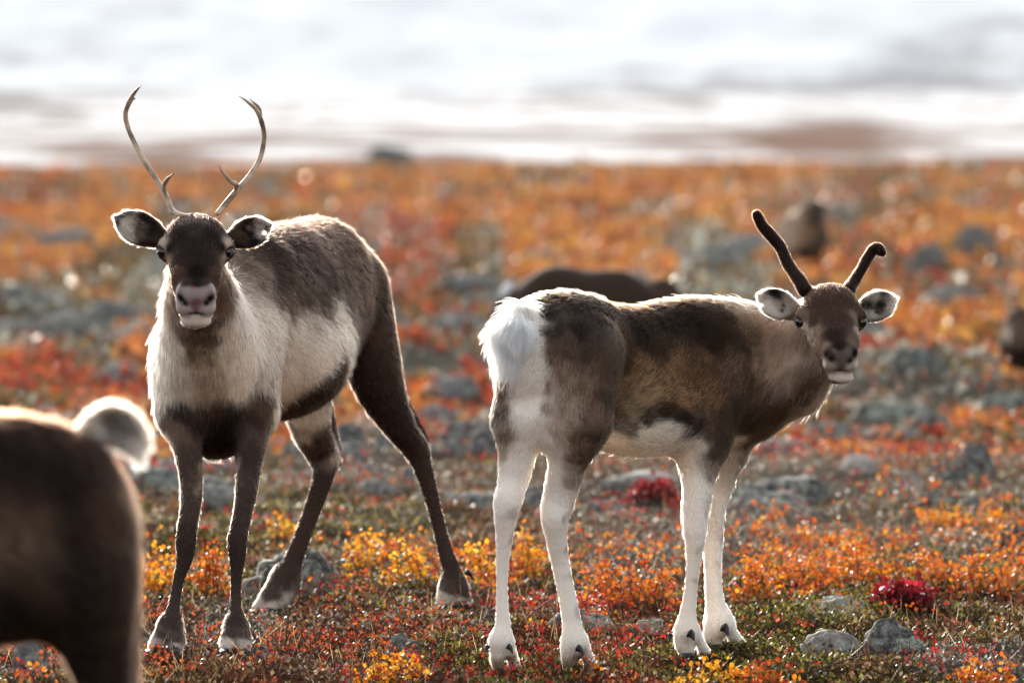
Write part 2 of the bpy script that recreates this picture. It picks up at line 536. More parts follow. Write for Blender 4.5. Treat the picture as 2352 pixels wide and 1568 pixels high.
def wedge(y0, y1, ratio, ncol, k, b):
    ny = int(math.log(y1 / y0) / math.log(ratio)) + 1
    Y = y0 * (y1 / y0) ** np.linspace(0, 1, ny)
    s = np.linspace(-1, 1, ncol)
    s = s * (.55 + .45 * np.abs(s) ** 1.5)
    X = s[None] * (k * Y[:, None] + b)
    YY = np.repeat(Y[:, None], ncol, 1)
    i = np.arange(ny - 1)[:, None] * ncol + np.arange(ncol - 1)[None]
    F = np.stack([i, i + 1, i + ncol + 1, i + ncol], -1).reshape(-1, 4)
    return X.ravel(), YY.ravel(), F

def ground_mat():
    m, nt, out = new_mat('tundra_soil')
    L = nt.links
    b = nt.nodes.new('ShaderNodeBsdfDiffuse')
    a = nt.nodes.new('ShaderNodeAttribute'); a.attribute_name = 'tint'
    tc = nt.nodes.new('ShaderNodeTexCoord')
    n = nt.nodes.new('ShaderNodeTexNoise'); n.inputs['Scale'].default_value = 30; n.inputs['Detail'].default_value = 8; n.inputs['Roughness'].default_value = .7
    L.new(tc.outputs['Object'], n.inputs['Vector'])
    r = nt.nodes.new('ShaderNodeValToRGB')
    r.color_ramp.elements[0].position = .33; r.color_ramp.elements[0].color = (.35, .33, .31, 1)
    r.color_ramp.elements[1].position = .7; r.color_ramp.elements[1].color = (1.6, 1.5, 1.4, 1)
    L.new(n.outputs[0], r.inputs[0])
    mx = nt.nodes.new('ShaderNodeMix'); mx.data_type = 'RGBA'; mx.blend_type = 'MULTIPLY'; mx.inputs['Factor'].default_value = 1
    L.new(a.outputs['Color'], mx.inputs['A']); L.new(r.outputs[0], mx.inputs['B'])
    L.new(mx.outputs['Result'], b.inputs['Color'])
    bp = nt.nodes.new('ShaderNodeBump'); bp.inputs['Strength'].default_value = .9; bp.inputs['Distance'].default_value = .02
    L.new(n.outputs[0], bp.inputs['Height']); L.new(bp.outputs[0], b.inputs['Normal'])
    L.new(b.outputs[0], out.inputs[0])
    return m
# what grows where: weights for moss, red leaves, orange birch, grey lichen / stone
def patches(x, y):
    x, y = np.asarray(x, float), np.asarray(y, float)
    fa = sstep(18, 90, y)
    s, sx = 1 + fa * 1.6, 1 + fa * .7
    a = fbm(x / (.8 * sx), y / (2.3 * s), 101, 4)
    b = fbm(x / (1.0 * sx) + 40, y / (3.0 * s), 131, 4)
    c = fbm(x / (.9 * sx) - 70, y / (2.8 * s), 161, 4)
    red = sstep(.54 + .05 * fa, .66, a)
    org = sstep(.56 - .08 * fa, .66 - .04 * fa, b) * (1 - .5 * red)
    gry = sstep(.47 - .03 * fa, .57, c) * (1 - .7 * org) * (1 - .5 * red)
    px, py = proj(np.stack([x, y, 0 * x], -1))
    # the stony strip behind and to the right of the animals
    strip = np.exp(-((y - 18.5) / 3.6) ** 2)
    gry = np.clip(gry + .55 * strip, 0, 1)
    org = org * (1 - .85 * strip); red = np.clip(red * (1 - .4 * strip) + .06 * strip, 0, 1)
    moss = np.clip(1 - org - gry - .6 * red, .08, 1) * (1 - .55 * sstep(20, 60, y))
    mb = sstep(13.4, 14.2, y) * sstep(17.6, 16.4, y)
    left = sstep(.35, -.05, x)
    org = org * (1 - .8 * mb); red = red * (1 - .5 * mb)
    gry = np.clip(gry * (1 - .7 * mb * left) + .3 * mb * (1 - left), 0, 1)
    moss = np.clip(moss + .6 * mb * left, 0, 1)
    org = org * (1 - .45 * sstep(12.4, 11.6, y))
    fb = sstep(20, 40, y)
    red = red * (1 - .7 * fb); gry = np.clip(gry * (1 + .35 * fb) + .2 * fb, 0, 1); moss = moss + .12 * fb
    t = red + org + gry + moss
    return red / t, org / t, gry / t, moss / t
def lin(*h): return np.array([srgb(c) for c in h])
C_RED = lin('#7a3424', '#883c2a', '#6a2c26', '#8e4a32', '#7d3a2e')  # this and the next three sets: muted, distance haze put into the colours
C_ORG = lin('#965c34', '#a07238', '#864e2c', '#9c643c', '#8a543a', '#9c763e')
C_GRY = lin('#6b6c66', '#7a7c74', '#5a5a57', '#86867c')
C_MOSS = lin('#4a4228', '#5a482e', '#4a3a2a', '#66523a', '#5a4234')
def patch_col(x, y, mixed=True):
    r, o, g, m = patches(x, y)
    n = fbm(np.asarray(x) * 6, np.asarray(y) * 4, 77, 3)[:, None]
    pick = lambda C: C[0] * (1 - n) + C[1 % len(C)] * n
    return r[:, None] * pick(C_RED) + o[:, None] * pick(C_ORG) + g[:, None] * pick(C_GRY) + m[:, None] * pick(C_MOSS)

gx, gy, gF = wedge(3.0, 300, 1.0052, 210, .24, 1.6)
gz = ground_z(gx, gy) - 14 * sstep(262, 300, gy)
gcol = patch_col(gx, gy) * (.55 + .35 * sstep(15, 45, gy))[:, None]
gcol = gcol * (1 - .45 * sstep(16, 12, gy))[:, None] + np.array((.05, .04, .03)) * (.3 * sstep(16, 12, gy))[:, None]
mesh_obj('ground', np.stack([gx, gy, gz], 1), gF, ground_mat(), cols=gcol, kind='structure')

# ------------------------------------------------------------------ snowy plain and mountainside far beyond
def snow_mat():
    m, nt, out = new_mat('snow_and_heath')
    a = nt.nodes.new('ShaderNodeAttribute'); a.attribute_name = 'tint'
    d = nt.nodes.new('ShaderNodeBsdfDiffuse'); d.inputs['Roughness'].default_value = .3
    nt.links.new(a.outputs['Color'], d.inputs['Color']); nt.links.new(d.outputs[0], out.inputs[0])
    return m
def far_z(x, y):
    base = np.interp(y, [255, 300, 420, 1500, 2300, 5200, 7000], [-9, -7, -5, 10, 30, 330, 560])
    return base + (fbm(x / 60 + y / 400, y / 200, 51, 3) - .5) * np.interp(y, [255, 420, 1500, 5200], [1.5, 2, 4, 34])
mx_, my_, mF = wedge(255, 7000, 1.0115, 260, .26, 60)
mz = far_z(mx_, my_)
mp = np.stack([mx_, my_, mz], 1)
px, py = proj(mp)
n1 = fbm((mx_ / 24 + my_ / 300) * .88 + my_ / 45 * .47, -(mx_ / 24 + my_ / 300) * .47 + my_ / 45 * .88, 61, 5); n2 = fbm((mx_ / 90 + 9) * .88 + my_ / 130 * .47, -(mx_ / 90) * .47 + my_ / 130 * .88, 71, 4)
thr = np.interp(py, [-200, 100, 190, 240, 330, 400], [.76, .69, .60, .51, .48, .40])
bare = sstep(thr - .04, thr + .09, n1 * .7 + n2 * .3) * np.interp(py, [120, 230, 390], [.35, .8, 1])
def blob(x0, y0, w, h, s): return s * np.exp(-(((px - x0) / w) ** 4 + ((py - y0) / h) ** 4))
jx = (fbm(mx_ / 25, my_ / 90, 81, 4) - .5)
py_j = py + jx * 60
def band(x0, y0, w, h, s): return s * np.exp(-(((px - x0) / w) ** 4 + ((py_j - y0) / h) ** 2)) * np.clip(.5 + 2.2 * (n1 - .3), 0, 1.4)
bare = bare + blob(1915, 320, 150, 52, .95) + band(1750, 212, 620, 16, 1.0) + band(2230, 130, 230, 40, .9) + band(2200, 185, 260, 14, .9) + band(150, 225, 260, 20, .9) + band(120, 110, 180, 34, .4) + band(330, 20, 130, 24, .35) + band(2270, 60, 120, 20, .7) + band(1500, 160, 300, 12, .4)
bare = np.clip(bare, 0, 1)
snow_c = (np.array((.80, .80, .795))[None] * (.93 + .14 * fbm(mx_ / 50, my_ / 90, 91, 4))[:, None]) * (1 + sstep(1700, 2600, my_)[:, None] * np.array((-.05, -.012, .02))); brown = np.array((.24, .165, .13)); slate = np.array((.43, .435, .45))  # upper snow tinted bluish: its blue shading is painted in
w = np.clip((py - 180) / 120, 0, 1)[:, None]
mc = snow_c * (1 - bare[:, None]) + (brown * w + slate * (1 - w)) * bare[:, None]  # bare patches use paled colours that stand in for haze
mesh_obj('snowy_mountain', mp, mF, snow_mat(), cols=mc, kind='structure')

# ------------------------------------------------------------------ leaves and other ground cover
def leaf_mat(name, trans=.5, rough=.38, spec=.5):
    m, nt, out = new_mat(name)
    L = nt.links
    a = nt.nodes.new('ShaderNodeAttribute'); a.attribute_name = 'tint'
    b = nt.nodes.new('ShaderNodeBsdfPrincipled'); b.inputs['Roughness'].default_value = rough; b.inputs['Specular IOR Level'].default_value = spec
    t = nt.nodes.new('ShaderNodeBsdfTranslucent')
    mx = nt.nodes.new('ShaderNodeMixShader'); mx.inputs[0].default_value = trans
    L.new(a.outputs['Color'], b.inputs['Base Color']); L.new(a.outputs['Color'], t.inputs['Color'])
    L.new(b.outputs[0], mx.inputs[1]); L.new(t.outputs[0], mx.inputs[2]); L.new(mx.outputs[0], out.inputs[0])
    return m
M_LEAF = leaf_mat('autumn_leaf', .42, .42, .3)
M_MOSS = leaf_mat('moss_leaf', .35, .5, .25)
M_GRASS = leaf_mat('dry_straw', .4, .5, .3)
M_TWIG, _, _ = principled('twig_bark', (.10, .06, .045), .7, .2)

def unit(v): return v / np.maximum(np.linalg.norm(v, axis=-1, keepdims=True), 1e-9)
def leaf_geo(p, d, n, size, wid=.8):
    """round, slightly folded leaves: p base, d direction, n face normal; returns V, F"""
    d = unit(d); n = unit(n - d * (n * d).sum(-1, keepdims=True)); s = np.cross(d, n)
    size = np.asarray(size)[:, None]
    def at(a, b, c): return p + size * (a * d + b * wid * s + c * n)
    V = np.stack([at(0, 0, 0), at(.28, .42, .10), at(.75, .36, .12), at(1, 0, 0), at(.75, -.36, .12), at(.28, -.42, .10)], 1).reshape(-1, 3)
    i = np.arange(len(p))[:, None] * 6
    F = np.concatenate([i + np.array([[0, 1, 2, 3]]), i + np.array([[0, 3, 4, 5]])])
    return V, F
def blade_geo(p, d, n, size, wid):
    d = unit(d); n = unit(n - d * (n * d).sum(-1, keepdims=True)); s = np.cross(d, n)
    size = np.asarray(size)[:, None]; wid = np.asarray(wid)[:, None]
    V = np.stack([p, p + d * size * .5 + s * wid, p + d * size, p + d * size * .5 - s * wid], 1).reshape(-1, 3)
    return V, np.arange(len(p) * 4).reshape(-1, 4)
def rand_dirs(n, up=.3):
    v = rng.normal(0, 1, (n, 3)); v[:, 2] = np.abs(v[:, 2]) * .8 + up
    return unit(v)
def pickc(C, n, var=.18):
    c = C[rng.integers(0, len(C), n)] * (1 + var * rng.normal(0, 1, (n, 1)))
    return np.clip(c, .004, .9)
def scatter(n, y0, y1, power=1.0, k=.165, b=.45):
    """points over the visible wedge; power 0 = uniform area, 1 = thins out with distance"""
    u = rng.random(n)
    e = 2 - power * 2 + 1e-6
    y = (y0 ** e + u * (y1 ** e - y0 ** e)) ** (1 / e) if power < 1 else y0 * (y1 / y0) ** u
    x = rng.uniform(-1, 1, n) * (k * y + b)
    return x, y

def off_hooves(x, y, keep=.12):
    m = np.ones(len(x), bool)
    for hx, hy in HOOVES:
        m &= ~((((x - hx) / .085) ** 2 + ((y - hy + .13) / .26) ** 2 < 1) & (rng.random(len(x)) > keep))
    return m
def moss():
    x, y = scatter(390000, 9.8, 26, .8)
    r, o, g, m = patches(x, y)
    dens = np.clip(m + .75 * r + .55 * o + .6 * g, 0, 1) * (.5 + .8 * fbm(x / .3, y / .4, 201, 3))
    k = rng.random(len(x)) < dens
    x, y = x[k], y[k]
    n = len(x)
    hum = np.clip(fbm(x / .22, y / .3, 207, 3) - .35, 0, 1) * np.where(off_hooves(x, y, 0), .10, .03)
    z = ground_z(x, y) + hum * rng.uniform(.0, 1.05, n)
    p = np.stack([x, y, z - .003], 1)
    s = rng.uniform(.009, .017, n) * (1 + .07 * np.clip(y - 13, 0, 14))
    V, F = blade_geo(p, rand_dirs(n, .35), rand_dirs(n, 0), s, s * rng.uniform(.22, .36, n))
    t = fbm(x / .5, y / .9, 211, 3)[:, None]
    A = pickc(lin('#5d5a24', '#6e6a30', '#4a4420', '#8a8044', '#3d3a1c', '#2c2a16'), n)
    B = pickc(lin('#66492e', '#75583c', '#4a3420', '#94805c', '#5c3a2a', '#30241a'), n)
    c = np.where(rng.random((n, 1)) < sstep(.40, .62, t), B, A)
    c = np.where(rng.random((n, 1)) < (g[k] * 1.1)[:, None], pickc(lin('#6b6862', '#7d7a72', '#4d4a45', '#8a8478', '#5a4a3e'), n), c)
    tag(mesh_obj('crowberry_moss', V, F, M_MOSS, cols=np.repeat(c, 4, 0), smooth=False, kind='stuff'), 'olive and brown mossy ground cover under the reindeer', 'moss')
moss()

def red_leaves():
    x, y = scatter(52000, 9.9, 30, .75)
    r, o, g, m = patches(x, y)
    cl = fbm(x / .16, y / .24, 231, 3)
    px, py = proj(np.stack([x, y, 0 * x], 1))
    extra = .75 * np.exp(-((px - 450) / 260) ** 2 - ((py - 1535) / 60) ** 2) + .9 * np.exp(-((px - 900) / 260) ** 2 - ((py - 1370) / 30) ** 2) + .5 * np.exp(-((px - 700) / 300) ** 2 - ((py - 1480) / 60) ** 2) + .45 * np.exp(-((px - 2150) / 260) ** 2 - ((py - 1540) / 60) ** 2) + .5 * np.exp(-((px - 1350) / 120) ** 2 - ((py - 1450) / 60) ** 2)
    k = rng.random(len(x)) < np.clip((r + .12 + extra) * sstep(.42, .60, cl) * 1.3, 0, 1)
    k &= off_hooves(x, y)
    x, y = x[k], y[k]; n0 = len(x)
    # each point: a sprig of four leaves
    q = 4
    X, Y = np.repeat(x, q), np.repeat(y, q)
    n = n0 * q
    sc = np.repeat(1 + .05 * np.clip(y - 13, 0, 20), q)
    h = np.repeat(rng.uniform(.012, .05, n0), q)
    p = np.stack([X + rng.normal(0, .006, n) * sc, Y + rng.normal(0, .006, n) * sc, 0 * X], 1)
    p[:, 2] = ground_z(p[:, 0], p[:, 1]) + h * sc + rng.normal(0, .006, n)
    s = rng.uniform(.0055, .0115, n) * sc
    V, F = leaf_geo(p, rand_dirs(n, .25), rand_dirs(n, .2), s, .75)
    A = pickc(lin('#8a1c1c', '#a02428', '#74141a', '#a8342a', '#b04c3c'), n)
    B = pickc(lin('#a8522c', '#94301e', '#a04624', '#b0642e'), n)
    c = np.where(np.repeat(rng.random((n0, 1)) < sstep(.45, .6, fbm(x / .8, y, 241, 2))[:, None] * .8, q, 0), B, A)
    tag(mesh_obj('red_leaves', V, F, M_LEAF, cols=np.repeat(c, 6, 0), smooth=False, kind='stuff'), 'small red bearberry leaves scattered over the mossy ground', 'leaves')
red_leaves()

def orange_leaves():
    x, y = scatter(60000, 10.2, 34, .8)
    r, o, g, m = patches(x, y)
    cl = fbm(x / .22, y / .35, 251, 3)
    px, py = proj(np.stack([x, y, 0 * x], 1))
    extra = .9 * sstep(1650, 1750, px) * np.exp(-((py - 1310) / 62) ** 2) + .8 * np.exp(-((px - 1420) / 160) ** 2 - ((py - 1350) / 55) ** 2) + .5 * np.exp(-((px - 950) / 150) ** 2 - ((py - 1330) / 45) ** 2) + .7 * np.exp(-((px - 400) / 110) ** 2 - ((py - 1330) / 50) ** 2)
    k = rng.random(len(x)) < np.clip((o * .75 + extra) * sstep(.40, .56, cl) * 1.2, 0, 1)
    k &= off_hooves(x, y, .05)
    x, y = x[k], y[k]; n0 = len(x); q = 5; n = n0 * q
    X, Y = np.repeat(x, q), np.repeat(y, q)
    sc = np.repeat(1 + .05 * np.clip(y - 13, 0, 20), q)
    p = np.stack([X + rng.normal(0, .012, n) * sc, Y + rng.normal(0, .012, n) * sc, 0 * X], 1)
    p[:, 2] = ground_z(p[:, 0], p[:, 1]) + np.repeat(rng.uniform(.01, .075, n0), q) * sc + rng.normal(0, .008, n)
    s = rng.uniform(.008, .0145, n) * sc
    V, F = leaf_geo(p, rand_dirs(n, .2), rand_dirs(n, .1), s, .95)
    c = pickc(lin('#b0581e', '#bc6e22', '#a04819', '#c48a28', '#98401e', '#b46428'), n)
    tag(mesh_obj('orange_leaves', V, F, M_LEAF, cols=np.repeat(c, 6, 0), smooth=False, kind='stuff'), 'orange dwarf birch leaves in low patches on the tundra', 'leaves')
orange_leaves()

def dry_grass():
    n = 11500
    x, y = scatter(n, 10.0, 30, .8)
    k = rng.random(n) < sstep(.42, .62, fbm(x / .35, y / .6, 271, 3))
    x, y = x[k], y[k]; n = len(x)
    p = np.stack([x, y, ground_z(x, y)], 1)
    d = unit(np.stack([rng.normal(0, .5, n), rng.normal(0, .5, n), np.ones(n)], 1))
    s = rng.uniform(.03, .10, n)
    V, F = blade_geo(p, d, rand_dirs(n, 0), s, np.full(n, .0009) * (1 + .04 * np.clip(y - 13, 0, 20)))
    c = pickc(lin('#b09a74', '#9a8260', '#c0ac88', '#8a6a48'), n)
    tag(mesh_obj('dry_grass', V, F, M_GRASS, cols=np.repeat(c, 4, 0), smooth=False, kind='stuff'), 'thin dry straw blades sticking out of the moss', 'grass')
dry_grass()

def dead_stems():
    n = 33000
    x, y = scatter(n, 10.0, 24, .8)
    k = (rng.random(n) < .25 + .75 * sstep(.42, .6, fbm(x / .3, y / .5, 291, 3))) & off_hooves(x, y, .3)
    x, y = x[k], y[k]; n = len(x)
    p = np.stack([x, y, ground_z(x, y)], 1)
    d = unit(np.stack([rng.normal(0, .8, n), rng.normal(0, .6, n), np.ones(n) * .8], 1))
    s = rng.uniform(.025, .075, n)
    V, F = blade_geo(p, d, rand_dirs(n, 0), s, np.full(n, .0011) * (1 + .04 * np.clip(y - 13, 0, 20)))
    c = pickc(lin('#4a3526', '#3a2a20', '#5c4430', '#6b5340', '#7a3a2a'), n)
    tag(mesh_obj('heather_stems', V, F, M_GRASS, cols=np.repeat(c, 4, 0), smooth=False, kind='stuff'), 'dead brown heather stems between the leaves and moss', 'stems')
dead_stems()

def far_heath():
    x, y = scatter(215000, 19, 262, 1.0, .19, 1.2)
    r, o, g, m = patches(x, y)
    keep = rng.random(len(x)) < np.clip(r + o + .55 * m + .10 * g, 0, 1)
    x, y, r, o, g, m = [a[keep] for a in (x, y, r, o, g, m)]
    n = len(x)
    u = rng.random(n)
    c = pickc(C_MOSS * 1.15, n)
    t = r + o + .55 * m + .1 * g
    c = np.where((u < (r + o) / t)[:, None], pickc(C_ORG, n), c)
    c = np.where((u < r / t)[:, None], pickc(np.concatenate([C_RED, C_ORG[2:3], C_ORG[4:5]]), n), c)
    c = np.where((u > 1 - .1 * g / t)[:, None], pickc(C_GRY, n), c)
    s = .0017 * y ** .85 * rng.uniform(.7, 1.5, n) * 8 * .12 + .012
    hgt = np.clip(fbm(x / 1.1, y / 2.0, 281, 3) - .3, 0, 1) * .5 * sstep(17, 40, y)
    p = np.stack([x, y, ground_z(x, y) + hgt * rng.random(n) ** .6], 1)
    V, F = leaf_geo(p, rand_dirs(n, .2), rand_dirs(n, .1), s * 1.6, .9)
    tag(mesh_obj('heath', V, F, M_LEAF, cols=np.repeat(c, 6, 0), smooth=False, kind='stuff'), 'blurred orange red and brown autumn heath reaching to the snow', 'heath')
far_heath()

# ------------------------------------------------------------------ rocks
def rock_mat():
    m, nt, out = new_mat('lichen_rock')
    L = nt.links
    tc = nt.nodes.new('ShaderNodeTexCoord')
    b = nt.nodes.new('ShaderNodeBsdfPrincipled'); b.inputs['Roughness'].default_value = .85; b.inputs['Specular IOR Level'].default_value = .25
    def noise(sc, det, ro):
        n = nt.nodes.new('ShaderNodeTexNoise'); n.inputs['Scale'].default_value = sc; n.inputs['Detail'].default_value = det; n.inputs['Roughness'].default_value = ro
        L.new(tc.outputs['Object'], n.inputs['Vector']); return n
    def ramp(n, stops):
        r = nt.nodes.new('ShaderNodeValToRGB'); e = r.color_ramp.elements
        while len(e) < len(stops): e.new(.5)
        for el, (p, c) in zip(e, stops): el.position = p; el.color = (*c, 1)
        L.new(n.outputs[0], r.inputs[0]); return r
    n1, n2, n3 = noise(34, 9, .72), noise(16, 7, .65), noise(110, 6, .7)
    base = ramp(n1, [(.34, (.018, .017, .016)), (.44, (.07, .068, .062)), (.55, (.20, .195, .18)), (.68, (.40, .39, .36))])
    lic = ramp(n2, [(.51, (0, 0, 0)), (.56, (1, 1, 1))])
    lcol = ramp(n3, [(.38, (.10, .11, .085)), (.60, (.44, .48, .38))])
    at = nt.nodes.new('ShaderNodeAttribute'); at.attribute_type = 'OBJECT'; at.attribute_name = 'lichen'
    mu = nt.nodes.new('ShaderNodeMath'); mu.operation = 'MULTIPLY'; L.new(lic.outputs[0], mu.inputs[0]); L.new(at.outputs['Fac'], mu.inputs[1])
    mx = nt.nodes.new('ShaderNodeMix'); mx.data_type = 'RGBA'
    L.new(mu.outputs[0], mx.inputs['Factor']); L.new(base.outputs[0], mx.inputs['A']); L.new(lcol.outputs[0], mx.inputs['B'])
    pa = nt.nodes.new('ShaderNodeAttribute'); pa.attribute_type = 'OBJECT'; pa.attribute_name = 'pale'
    m2 = nt.nodes.new('ShaderNodeMix'); m2.data_type = 'RGBA'; m2.inputs['B'].default_value = (.62, .55, .50, 1)
    L.new(pa.outputs['Fac'], m2.inputs['Factor']); L.new(mx.outputs['Result'], m2.inputs['A'])
    L.new(m2.outputs['Result'], b.inputs['Base Color'])
    bp = nt.nodes.new('ShaderNodeBump'); bp.inputs['Strength'].default_value = .8; bp.inputs['Distance'].default_value = .012
    L.new(n1.outputs[0], bp.inputs['Height']); L.new(bp.outputs[0], b.inputs['Normal'])
    L.new(b.outputs[0], out.inputs[0])
    return m
M_ROCK = rock_mat()
def rock(x0, x1, yt, yb, label, lichen=.6, pale=0, angular=.7, depth=.8, name='rock', group=None, Y=None, seed=None):
    """a boulder that fills the picture span x0..x1, yt..yb, standing where its foot meets the ground"""
    r = np.random.default_rng(int(x0 * 7 + yb * 13) if seed is None else seed)
    Yd = Y or FPX * HC / max(yb - 340, 20)
    for _ in range(6):
        if Y: break
        c = P((x0 + x1) / 2, yb, Yd); Yd += np.clip((c[2] - float(ground_z(c[0], Yd))) * Yd / HC, -Yd * .06, Yd * .06)
    w, hgt = M(x1 - x0, Yd) / 2 * 1.08, M(yb - yt, Yd) * 1.12
    dp = w * depth
    Yc = Yd + dp * .5
    c = P((x0 + x1) / 2, yb, Yc); gz_ = float(ground_z(c[0], Yc))
    nu, nv = 56, 32
    V, Q = uv_ball((0, 0, 0), (1, 1, 1), None, nu, nv)
    rad = np.ones(len(V))
    for _ in range(11):
        n = unit(r.normal(0, 1, 3)); rad = np.minimum(rad, np.where(V @ n > .2, r.uniform(.55, .9) / np.maximum(V @ n, .2), 9))
    rad = angular * rad + (1 - angular)
    rad = rad * (1 + .3 * (noise3(V + r.uniform(0, 50), 1.7, 5) - .5) + .26 * (noise3(V + 3.3, 4.5, 8) - .5) + .14 * (noise3(V + 9.1, 11, 9) - .5))
    V = V * rad[:, None]
    V = V / np.array((np.abs(V[:, 0]).max(), np.abs(V[:, 1]).max(), V[:, 2].max()))
    V = V * np.array((w, dp, hgt * 1.02)); V[:, 2] = np.maximum(V[:, 2], -hgt * .5)
    o = mesh_obj(name, V, Q, M_ROCK)
    o.location = (c[0], Yc, min(gz_, c[2]) if not Y else c[2])
    o['lichen'] = float(lichen); o['pale'] = float(pale)
    tag(o, label, 'rock', group)
    return o
for a in [
    (560, 808, 1268, 1368, 'broad grey rock behind the planted hind leg of the facing reindeer', .5),
    (858, 982, 1446, 1505, 'small pointed lichen rock low between the two reindeer', .9, 0, .95),
    (575, 632, 1484, 1506, 'flat dark stone beside the fore hoof of the facing reindeer', .1),
    (1255, 1418, 1402, 1442, 'flat grey rock behind the white hind leg of the calf', .8, 0, .5),
    (1448, 1540, 1424, 1456, 'stone with pale and black halves beside the calf\'s fore hoof', .4, .2),
    (1965, 2135, 1428, 1496, 'rounded lichen boulder near the bottom right, dark on one end', 1.0, 0, .7),
    (1838, 1985, 1452, 1500, 'low pale slab joined to the rounded lichen boulder', .9, .25, .5),
    (1838, 2010, 1372, 1415, 'pale crusty slab in front of the crimson plant', 1.0, .3, .4),
    (1645, 1908, 1092, 1150, 'upper dark ledge of the layered rock right of the calf', .6, 0, .8),
    (1640, 1860, 1132, 1176, 'lower lichen ledge of the layered rock right of the calf', .9, 0, .7),
    (2178, 2292, 1026, 1108, 'dark angular boulder at the right with a sunlit edge', .3, 0, 1.0),
    (2150, 2232, 1082, 1118, 'grey wedge of stone leaning on the dark angular boulder', .4, 0, .9),
    (1936, 2012, 1046, 1096, 'whitish sunlit stone between dark rocks at the right', .2, .85, .8),
    (1075, 1150, 982, 1046, 'dark lumpy rock touching the outline of the calf\'s white leg', .4, 0, .8),
    (1010, 1085, 1010, 1046, 'grey stone left of the dark lumpy rock', .5, .1),
    (848, 935, 994, 1044, 'green grey rounded rock left of the reindeer\'s bent hock', 1.0, 0, .4),
    (755, 850, 976, 1034, 'dark rock under the belly of the facing reindeer', .2, 0, .6),
    (945, 1065, 936, 990, 'grey blurred rock below the red bushes behind the hock', .4, .1, .4),
    (198, 370, 842, 905, 'large blurred grey boulder left of the facing reindeer\'s neck', .5, .1, .4),
    (1938, 2175, 880, 940, 'long lichen rock under the calf\'s chin', 1.0, 0, .5),
    (2238, 2380, 888, 955, 'green grey rock cut by the right edge of the frame', .9, 0, .5),
    (1088, 1150, 1138, 1172, 'pale green flat stone left of the calf\'s hind leg', 1.0, .2, .4),
    (1200, 1262, 1120, 1160, 'grey flat stone seen between the calf\'s hind legs', .5, .1, .6),
    (462, 535, 1114, 1144, 'pale green flat stone between the fore legs of the reindeer', 1.0, .3, .3),
    (1418, 1560, 1084, 1112, 'pale slab under the calf\'s belly above a red plant', .5, .45, .5),
    (305, 348, 1438, 1474, 'small dark stone left of the reindeer\'s front hoof', .1),
    (20, 110, 1470, 1530, 'grey stone under the belly of the nearest reindeer', .4, .1, .6),
    (0, 62, 898, 926, 'blurred grey stone at the left edge above the dark rump', .5, .1, .5),
    (1700, 1860, 1008, 1046, 'blurred grey slab behind the calf\'s chest', .5, .05, .5),
    (2090, 2200, 955, 992, 'low dark rock below the long lichen rock', .3, 0, .6),
    (1990, 2110, 985, 1020, 'low grey stone above the whitish stone', .5, .05, .6),
    (2040, 2150, 1108, 1132, 'thin flat slab between the layered rock and the dark boulder', .6, .2, .6),
    (690, 790, 1068, 1104, 'grey stone behind the bent hind knee of the facing reindeer', .6, .1, .6),
    (800, 900, 1070, 1100, 'brown grey flat stone right of the bent hind leg', .3, .1, .6),
    (915, 1000, 1072, 1112, 'blurred stone crossed by the stretched hind leg', .5, .1, .6),
    (2285, 2370, 1205, 1262, 'dark grey rock at the right edge above the orange leaves', .4, 0, .7)]:
    rock(*a)
for (x0, x1, yt, yb, Yd, lab) in [(832, 960, 342, 400, 250, 'large dark boulder alone on the skyline of the heath'), (690, 762, 374, 402, 255, 'small dark boulder on the skyline left of the big one'), (1240, 1320, 376, 400, 255, 'low dark boulder on the skyline right of the big one')]:
    rock(x0, x1, yt, yb + 8, lab, .1, 0, .4, Y=Yd)
fr = np.random.default_rng(5)
for i in range(46):
    yb = fr.uniform(905, 1190); xc = fr.uniform(980, 2352) if i % 3 else fr.uniform(330, 1000)
    sw = fr.uniform(26, 85)
    rock(xc - sw, xc + sw, yb - sw * fr.uniform(.4, .7), yb, 'low lichen grey stone in the stony strip behind the standing reindeer', fr.uniform(.3, 1), .15 * fr.random(), fr.uniform(.4, .9), group='stones of the stony strip behind the reindeer')
FARB = [(180, 335, 660, 725), (330, 420, 600, 640), (1470, 1530, 520, 560), (2080, 2180, 565, 640), (2190, 2290, 520, 600), (2260, 2340, 590, 650), (1900, 1990, 640, 680), (2040, 2180, 800, 850), (60, 190, 470, 500), (520, 640, 420, 445)]
for i in range(64):
    yb = 395 + 430 * fr.random() ** 1.3
    s = (.35 + .9 * fr.random()) * (yb - 330) * .22 + 18
    xc = fr.uniform(0, 2352)
    FARB.append((xc - s, xc + s, yb - s * fr.uniform(.5, .8), yb))
FL = ['dark blurred boulder left of the facing reindeer\'s head, under its ear', 'pale blurred stone behind the facing reindeer\'s cheek', 'blurred boulder standing right above the lying reindeer\'s back', 'pale blurred boulder right of the calf\'s right antler', 'tall blurred pale stone at the far right above the calf\'s ear', 'blurred boulder at the right edge beside the tall pale stone', 'blurred pale stone between the calf\'s two antlers', 'low grey blurred stone right of the calf\'s muzzle', 'dark blurred boulder at the far left below the skyline', 'grey blurred boulder between the antlers of the facing reindeer']
for i, a in enumerate(FARB):
    rock(*a, FL[i] if i < len(FL) else 'grey boulder lying out of focus in the far heath', .6, .12 * fr.random(), .4, group='blurred boulders in the far heath')
